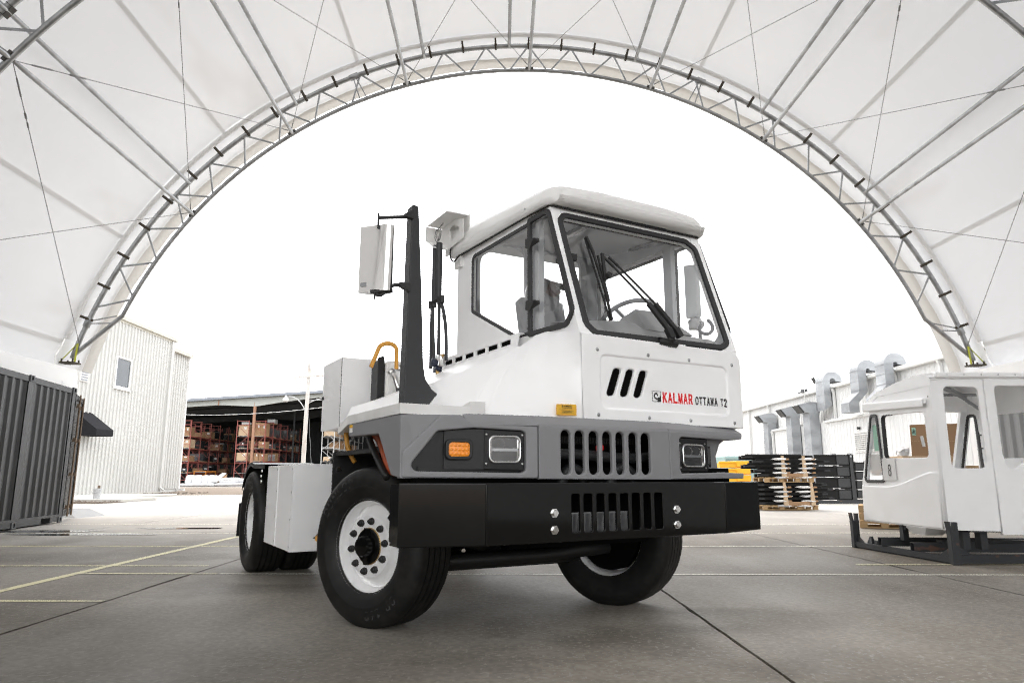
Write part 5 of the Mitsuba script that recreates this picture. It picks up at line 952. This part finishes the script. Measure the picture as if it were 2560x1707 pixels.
part(am, 'rod', tube([(17.75, 40.5, 4.6), (17.75, 40.5, 6.95)], .022, 6), TRIMW); part(am, 'clamp', box(17.72, 18.0, 40.47, 40.53, 5.2, 5.26), TRIMW)
fl = thing('floodlight_pair', 'two floodlights on one short pole above the workshop roof', 'floodlight')
part(fl, 'pole', cat(tube([(18.1, 39.2, 5.75), (18.1, 39.2, 6.02)], .025, 6), tube(curve([(17.85, 39.2, 6.12), (17.95, 39.2, 6.03), (18.1, 39.2, 6.0), (18.25, 39.2, 6.05), (18.3, 39.2, 6.15)]), .018, 6)), GALV)
for h in ([(18.12, 6.24), (18.48, 6.22), (18.50, 6.52), (18.13, 6.55)],):
    a = part(fl, 'lamp', place(bevel_plate(P(h), .10, .01), (0, 39.25, 0), X3, Z3, (0, -1, 0)), GALV); part(a, 'lens', place(extr(P(h).buffer(-.04), .005), (0, 39.145, 0), X3, Z3, (0, -1, 0)), TRIMW); part(a, 'louvre', place(extr(sg.box(18.14, 6.36, 18.48, 6.40), .008), (0, 39.145, 0), X3, Z3, (0, -1, 0)), MAST)
part(fl, 'lamp', hull([(17.70, 39.0, 6.45), (17.86, 39.0, 6.12), (17.80, 39.0, 6.10), (17.66, 39.0, 6.42), (17.70, 39.3, 6.45), (17.86, 39.3, 6.12), (17.80, 39.3, 6.10), (17.66, 39.3, 6.42)]), MAST)
def duct(label, y, dy, path_w, prof, outlet=None, seams=(), hoop=None):
    """prof: polygon in (x,z) extruded from y to y+dy"""
    k = thing('exhaust_duct', label, 'duct', 'sheet metal ducts on the workshop wall')
    part(k, 'casing', place(bevel_plate(P(prof), dy, .006), (0, y + dy, 0), X3, Z3, (0, -1, 0)), DUCT, 30)
    for i, (a, b) in enumerate(seams):
        d = np.array([b[0] - a[0], 0, b[1] - a[1]]); d /= np.linalg.norm(d); part(k, 'flange', cat(bar((a[0], y - .008, a[1]), (b[0], y - .008, b[1]), .02, .016), bar((a[0] - .008, y - .015, a[1]), (a[0] - .008, y + dy, a[1]), .016, .02)), DUCT)
    if outlet: part(k, 'outlet', hull([(x, yy, z) for x, z in outlet for yy in (y + .04, y + dy - .04)]), MAST)
    return k
def goose(x0, x1, zb, kx=0, off=0.0):
    w = x1 - x0
    return [(x0 + off, zb), (x1 + off, zb), (x1, zb + 1.2 + kx), (x1, 4.25), (x1 + .06, 4.45), (x1 + .06, 4.80), (x1 - .12, 4.99), (x0 + .10, 5.0), (x0 - .55, 4.84), (x0 - .24, 4.44), (x0, 4.40), (x0, zb + 1.2 + kx)]
for lab, y, dy, x0, x1 in (('far gray gooseneck duct standing alone, farthest from the tent', 45.4, .75, 17.32, 17.90), ('left of the two gray gooseneck ducts standing side by side', 40.9, .75, 17.0, 17.52), ('right of the two gray gooseneck ducts standing side by side', 38.4, .85, 17.0, 17.55)):
    duct(lab, y, dy, None, goose(x0, x1, 0), [(x0 - .56, 4.84), (x0 - .25, 4.44), (x0 - .60, 4.80), (x0 - .29, 4.40)], [((x0, z), (x1, z)) for z in (1.3, 2.5, 3.3, 4.38)])
def hook(x0, x1, zb, zc, ro, ri, lowx=None):
    c = (x0 + ro, zc); o = [(c[0] - ro * math.cos(a), c[1] + ro * math.sin(a)) for a in np.linspace(0, PI * 1.02, 14)]; i = [(c[0] - ri * math.cos(a), c[1] + ri * math.sin(a)) for a in np.linspace(PI * 1.02, 0, 12)]
    return ([(lowx[0], lowx[2]), (lowx[1], lowx[2]), (lowx[1], lowx[3]), (x1, zb)] if lowx else [(x0, zb - .3), (x1 + .05, zb - .02), (x1, zb + .2)]) + [(x1, zc)] + i[::-1][1:] + o[::-1] + ([(x0, zb), (lowx[0], lowx[3])] if lowx else [])
for lab, y, dy, x0, x1, zb, zc, low in (('gray hook shaped duct curling over the roof edge beside the floodlights', 37.4, .95, 17.45, 17.82, 4.75, 6.02, None), ('left of the two tall gray hook shaped ducts above the spare cab', 33.4, .8, 17.30, 17.72, 4.95, 6.0, (16.75, 17.25, 3.98, 4.45)), ('right of the two tall gray hook shaped ducts above the spare cab', 31.0, .8, 17.30, 17.72, 4.95, 5.93, (16.75, 17.25, 3.98, 4.45))):
    pr = hook(x0, x1, zb, zc, .52, .52 - (x1 - x0), low)
    duct(lab, y, dy, None, pr, [(x0 + 1.04, zc - .04), (x0 + 1.04 - (x1 - x0), zc - .04), (x0 + 1.03, zc - .06), (x0 + 1.05 - (x1 - x0), zc - .06)], [((x0, z), (x1, z)) for z in (zb + .1, zb + .55, zc)])

# ================================================================ utility pole
up = thing('utility_pole', 'weathered white utility pole with crossarm and street lamp in front of the open shed', 'utility pole')
px_, py_ = -16.5, 60.0
part(up, 'pole', tube([(px_ - .02, py_, -.1), (px_, py_, 2), (px_ + .02, py_, 6), (px_ + .10, py_, 10.6)], [.20, .19, .17, .14], 14), POLE, True)
ca_ = part(up, 'crossarm', bar((px_ - 1.05, py_ - .2, 9.25), (px_ + 1.45, py_ - .2, 9.45), .10, .13), POLE)
for dx in (-.95, -.3, .5, 1.3): part(ca_, 'insulator', tube([(px_ + dx, py_ - .2, 9.33), (px_ + dx, py_ - .2, 9.52)], [.03, .05], 6), POLEG)
part(ca_, 'brace', cat(tube([(px_ - .45, py_ - .25, 9.28), (px_, py_ - .2, 8.85)], .02, 5), tube([(px_ + .55, py_ - .25, 9.32), (px_ + .1, py_ - .2, 8.85)], .02, 5)), POLEG)
part(up, 'top_bracket', cat(bar((px_ + .05, py_ - .15, 10.25), (px_ - .45, py_ - .15, 10.48), .07), tube([(px_ - .42, py_ - .15, 10.5), (px_ - .42, py_ - .15, 10.68)], .05, 6), tube([(px_ - .2, py_ - .15, 10.5), (px_ - .2, py_ - .15, 10.66)], .04, 6), tube([(px_ + .22, py_ - .2, 10.0), (px_ + .22, py_ - .2, 10.4)], .06, 6)), POLEG)
la = part(up, 'lamp_arm', tube(curve([(px_ - .05, py_ - .1, 6.35), (px_ - .45, py_ - .3, 7.15), (px_ - 1.0, py_ - .4, 7.55), (px_ - 1.5, py_ - .4, 7.58)]), .04, 6), POLEG, True)
part(la, 'lamp_head', place(lathe([(0, .30), (.08, .28), (.12, .10), (.24, .02), (.26, -.18), (.18, -.26), (0, -.28)], 14), (px_ - 1.65, py_ - .4, 7.42), X3, Y3, Z3), TRIMW, True)
part(up, 'lamp_arm', tube(curve([(px_ + .1, py_, 7.05), (px_ + .9, py_ + .2, 7.45), (px_ + 1.8, py_ + .3, 7.62)]), .035, 6), POLEG, True)
gw = part(up, 'guy_wire', tube([(px_ + .15, py_, 7.0), (px_ + .98, py_ - .6, .6)], .015, 5), CABLE); part(gw, 'yellow_guard', tube([(px_ + .86, py_ - .55, 1.3), (px_ + 1.0, py_ - .62, .1)], .045, 6), STRAPY)

# ================================================================ open shed with pallet racks
shed = thing('open_shed', 'long dark open fronted storage shed with pale green fascia, full of pallet racks', 'shed')
SYF = 78.0
rl = lambda x: 10.05 + .066 * (x + 20.5)
part(shed, 'roof', hull([(x, y, rl(x) - z) for x in (-60, -6) for y in (SYF - .6, 112) for z in (0, .06)]), SHEDD)
part(shed, 'gutter', hull([(x, y, rl(x) + z) for x in (-60, -6) for y in (SYF - .8, SYF - .62) for z in (-.12, .16)]), SHEDT)
fb = [(-60, .5), (-32.9, .55), (-31.0, .55), (-27.0, .95), (-23.5, .62), (-19.5, .40), (-6, .5)]
part(shed, 'fascia_beam', place(extr(P([(x, rl(x) - .10) for x, _ in fb] + [(x, rl(x) - .12 - d) for x, d in reversed(fb)]), .25), (0, SYF, 0), X3, Z3, (0, -1, 0)), SHEDR)
part(shed, 'post', cat(tube([(-27.05, SYF - .1, 0), (-27.05, SYF - .1, 9.0)], .16, 10)), POST); part(shed, 'post', tube([(-40, SYF - .1, 0), (-40, SYF - .1, 8.3)], .16, 8), POST); part(shed, 'post', tube([(-12, SYF - .1, 0), (-12, SYF - .1, 9.8)], .16, 8), POST)
part(shed, 'splice_plate', box(-31.05, -30.95, SYF - .30, SYF - .25, rl(-31) - .7, rl(-31) - .15), POST)
for y in (86, 95): part(shed, 'inner_beam', place(extr(P([(x, rl(x) - .12) for x, _ in fb] + [(x, rl(x) - .2 - d * 1.15) for x, d in reversed(fb)]), .2), (0, y, 0), X3, Z3, (0, -1, 0)), SHEDD)
for y in (80.5, 83, 88.5, 91): part(shed, 'roof_purlin', hull([(x, yy, rl(x) - z) for x in (-60, -6) for yy in (y, y + .1) for z in (.07, .25)]), SHEDD)
part(shed, 'back_wall', hull([(x, y, z) for x in (-60, -6) for y in (111.8, 112) for z in (0, rl(x) - .06)]), SHEDD)
for x in (-60, -6.2): part(shed, 'side_wall', box(x, x + .2, SYF, 111.8, 0, rl(x) - .08), SHEDD)
part(shed, 'inner_post', cat(tube([(-25, 86, 0), (-25, 86, 9.5)], .12, 8), tube([(-19.5, 95, 0), (-19.5, 95, 9.6)], .12, 8)), SHEDD)
wc = thing('overhead_cable', 'sagging pale cable strung under the shed roof edge', 'cable')
cpts = curve([(-38, 76.6, 7.72), (-31, 76.6, 7.50), (-25.5, 76.6, 7.72), (-19, 76.4, 8.35), (-16.6, 60.1, 7.3)], 40); part(wc, 'strand', tube(cpts, .025, 4), POLEG)
part(wc, 'spacer', cat(*[tube([cpts[i], cpts[i] * .5 + cpts[i + 1] * .5], .035, 5) for i in range(0, 36)]), PAPER)
rowname = {}
def rack(name, x0, x1, y0, nb, levels, top, m, bay=2.75):
    k = thing('pallet_rack', name, 'rack', 'pallet racks in the open shed')
    for f in range(nb + 1):
        y = y0 + f * bay; u = part(k, 'upright', cat(*[box(x - .04, x + .04, y - .04, y + .04, 0, top) for x in (x0, x1)]), m)
        if f < 4:
            zs = np.linspace(.5, top - .5, 6)
            for i in range(5): part(u, 'brace', bar((x0 if i % 2 else x1, y, zs[i]), (x1 if i % 2 else x0, y, zs[i + 1]), .035, .04), m)
            for z in (.55, top * .34, top * .62, top - .55, top - .08): part(u, 'tie', box(x0, x1, y - .025, y + .025, z, z + .06), m)
    for z in levels:
        for x in (x0, x1): part(k, 'beam', box(x - .03, x + .03, y0, y0 + nb * bay, z - .10, z), m)
        part(k, 'shelf', box(x0 + .04, x1 - .04, y0 + .02, y0 + nb * bay, z - .05, z - .01), GALV)
    return k
LV = [1.38, 2.63, 4.05, 5.38]
rack('red pallet rack mostly hidden behind the cream building corner', -37.6, -36.35, 79.3, 6, LV, 7.15, RACK); rack('red pallet rack nearest the cream building, on the left of the shed', -35.75, -34.45, 79.3, 6, LV, 7.15, RACK)
rack('red pallet rack just left of the rusty shed post', -29.35, -28.05, 79.3, 6, LV, 7.12, RACK); rack('red pallet rack just right of the rusty shed post', -27.5, -26.2, 79.3, 6, LV, 7.12, RACK)
rack('white pallet rack seen under the upper cabinet of the truck', -19.85, -18.5, 79.3, 6, LV, 6.6, TRIMW); rack('orange framed low rack at the foot of the left red rack', -34.1, -32.8, 80.2, 1, [1.5], 1.6, RACKO)
def crate(x0, x1, y0, y1, z0, h, m, label, lab=True, cat_='carton'):
    k = thing('storage_box', label, cat_, 'boxes on the shed racks')
    part(k, 'box', cbox(x0, x1, y0, y1, z0 + .08, z0 + h, .015), m); part(k, 'skid', cat(*[box(x, x + .12, y0 - .01, y1, z0, z0 + .08) for x in (x0 + .02, (x0 + x1) / 2 - .06, x1 - .14)]), WOOD)
    if lab: part(k, 'label', box(x0 + (x1 - x0) * .55, x0 + (x1 - x0) * .8, y0 - .012, y0 - .002, z0 + h * .62, z0 + h * .85), PAPER)
    return k
RKS = {'left': (-35.7, -34.5), 'middle': (-29.3, -28.1), 'right': (-27.45, -26.25), 'white': (-19.8, -18.55)}
LN = ['bottom', 'second', 'third', 'top']
rk = {'left': 'left red rack', 'middle': 'red rack left of the rusty post', 'right': 'red rack right of the rusty post', 'white': 'white rack'}
rk2 = {'left': 'leftmost red rack', 'middle': 'red rack left of post', 'right': 'red rack right of post', 'white': 'white rack'}
items = [('left', 3, 0, .35, 1.0, 1.05, CARD, 'brown stretch wrapped'), ('left', 2, 0, .1, 1.15, 1.0, CARDL, 'pale brown'), ('left', 1, 0, 0, 1.2, .62, CARD, 'long low brown'), ('left', 0, 0, .05, 1.1, .5, MAST, 'dark'), ('middle', 3, 0, .05, 1.15, 1.25, CARDL, 'pale plywood'), ('middle', 2, 0, .2, .8, .7, MAST, 'black'), ('middle', 1, 0, .02, 1.2, .95, CARDL, 'pale banded plywood'),
         ('right', 3, 0, .0, .6, 1.55, CARD, 'tall left brown'), ('right', 3, 0, .62, 1.2, 1.45, CARD, 'tall right brown'), ('right', 2, 0, .5, 1.25, .75, CARD, 'wide brown'), ('right', 1, 0, .05, .55, .9, CARD, 'left square brown'), ('right', 1, 0, .62, 1.2, .85, CARD, 'right square brown'), ('white', 3, 0, .05, 1.2, .9, CARDL, 'pale wooden'), ('white', 1, 0, .1, 1.1, .5, CARDL, 'low pale')]
for r_, l, b, a0, a1, h, m, d in items:
    x0, x1 = RKS[r_]; crate(x0 + a0, x0 + a1 if a1 < 1.3 else x1, 79.5, 80.9, LV[l], h, m, f'{d} box, front of the {LN[l]} shelf, {rk2[r_]}')
for r_ in ('left', 'middle', 'right', 'white'):
    for b in range(1, 5):
        for l in range(4):
            if rng.random() < .2: continue
            x0, x1 = RKS[r_]; n = rng.integers(1, 3); y = 79.3 + b * 2.75
            for j in range(n):
                m = [CARD, WRAPSHADE, WRAPSHADE, CARD, MAST, WRAP][rng.integers(0, 6)]; h = rng.uniform(.5, 1.1 if l < 3 else 1.5)  # deeper loads take mostly dark materials, standing in for shade inside the shed
                crate(x0 + .05, x1 + .05, y + .2 + j * 1.25, y + 1.2 + j * 1.25, LV[l], h, m, f'{ {CARD: "brown carton", WRAP: "stretch wrapped gray", WRAPSHADE: "shade darkened wrapped", MAST: "shade darkened packed"}[m]} load, {["", "second", "third", "fourth", "fifth"][b]} bay {"rear" if j else "front"}, {LN[l]} shelf, {rk2[r_]}', rng.random() < .5, 'load')
crate(-29.0, -28.2, 79.6, 80.6, LV[3] + 1.26, .32, SHINY, 'white box lying on top of the pale plywood box left of the rusty post', False)
crate(-27.0, -26.1, 82.2, 83.2, LV[3] + 1.55, .55, WRAP, 'gray stretch wrapped bundle topping the tall brown boxes right of the post', False)
def lump(name, label, c, sc, m, seed, amp=.35, cat_='bundle'):
    b = trimesh.creation.icosphere(3, 1); v = b.vertices; v = np.sign(v) * np.abs(v) ** .6; v = v * (1 + amp * (meshkit.fbm(v * 2.2 + seed, 3) - .5)[:, None]); v = v * sc; v += .10 * (meshkit.noise(v * 9 + seed)[:, None] - .5) * min(sc) ; v[:, 2] = np.maximum(v[:, 2], -sc[2] * .8); v += [c[0], c[1], c[2] + sc[2] * .8]
    whole(name, TM(v, b.faces), m, label, cat_, group='plastic wrapped bundles in front of the shed')
for i in range(5): lump('wrapped_bundle', f'{["leftmost", "second", "middle", "fourth", "fifth"][i]} upright white plastic bundle of the row below the left red rack', (-32.0 + .78 * i + (0 if i else -.9), 72.6 + .2 * (i % 2), 0), [.46, .45, .62 if i else .95], SHINY, i * 3.1)
for i, (x, z, sx, sz) in enumerate(((-30.5, 0, 2.4, .16), (-26.2, .0, 2.2, .2), (-26.9, .35, 1.2, .28), (-24.3, 0, 1.6, .3))): lump('wrapped_bundle', f'{["long flat white wrap lying lowest on the left", "long flat white wrap lying lowest on the right", "rounded white sheet heap beside the tilted panel", "gray white wrapped heap nearest the rear wheel"][i]} of the scrap heap', (x, 71.6 + .3 * i, z), [sx, .6, sz], SHINY, 20 + i)
tpn = thing('tilted_panel', 'pale panel propped at a slant in the plastic scrap heap', 'panel'); part(tpn, 'panel', hull([(-29.0, 72.0, .45), (-28.3, 72.0, .45), (-27.9, 72.3, 1.35), (-27.5, 72.3, 1.30), (-29.0, 72.06, .45), (-28.3, 72.06, .40), (-27.9, 72.4, 1.35), (-27.5, 72.4, 1.28)]), TRIMW); part(tpn, 'underside', hull([(-28.75, 72.2, .42), (-27.6, 72.2, .42), (-27.45, 72.4, 1.2), (-28.75, 72.25, .42), (-27.6, 72.25, .42), (-27.45, 72.45, 1.2)]), CARD)
for i in range(5): whole('metal_sheet', cbox(-25.6 + .1 * i, -22.6 + .05 * i, 72.5, 73.6, .42 + .17 * i, .56 + .17 * i, .02), SHINY if i % 2 else WRAP, f'{["lowest", "second", "third", "fourth", "top"][i]} flat pack of the gray sheet stack right of the scrap heap', 'sheet pack', group='flat sheet packs in front of the shed')
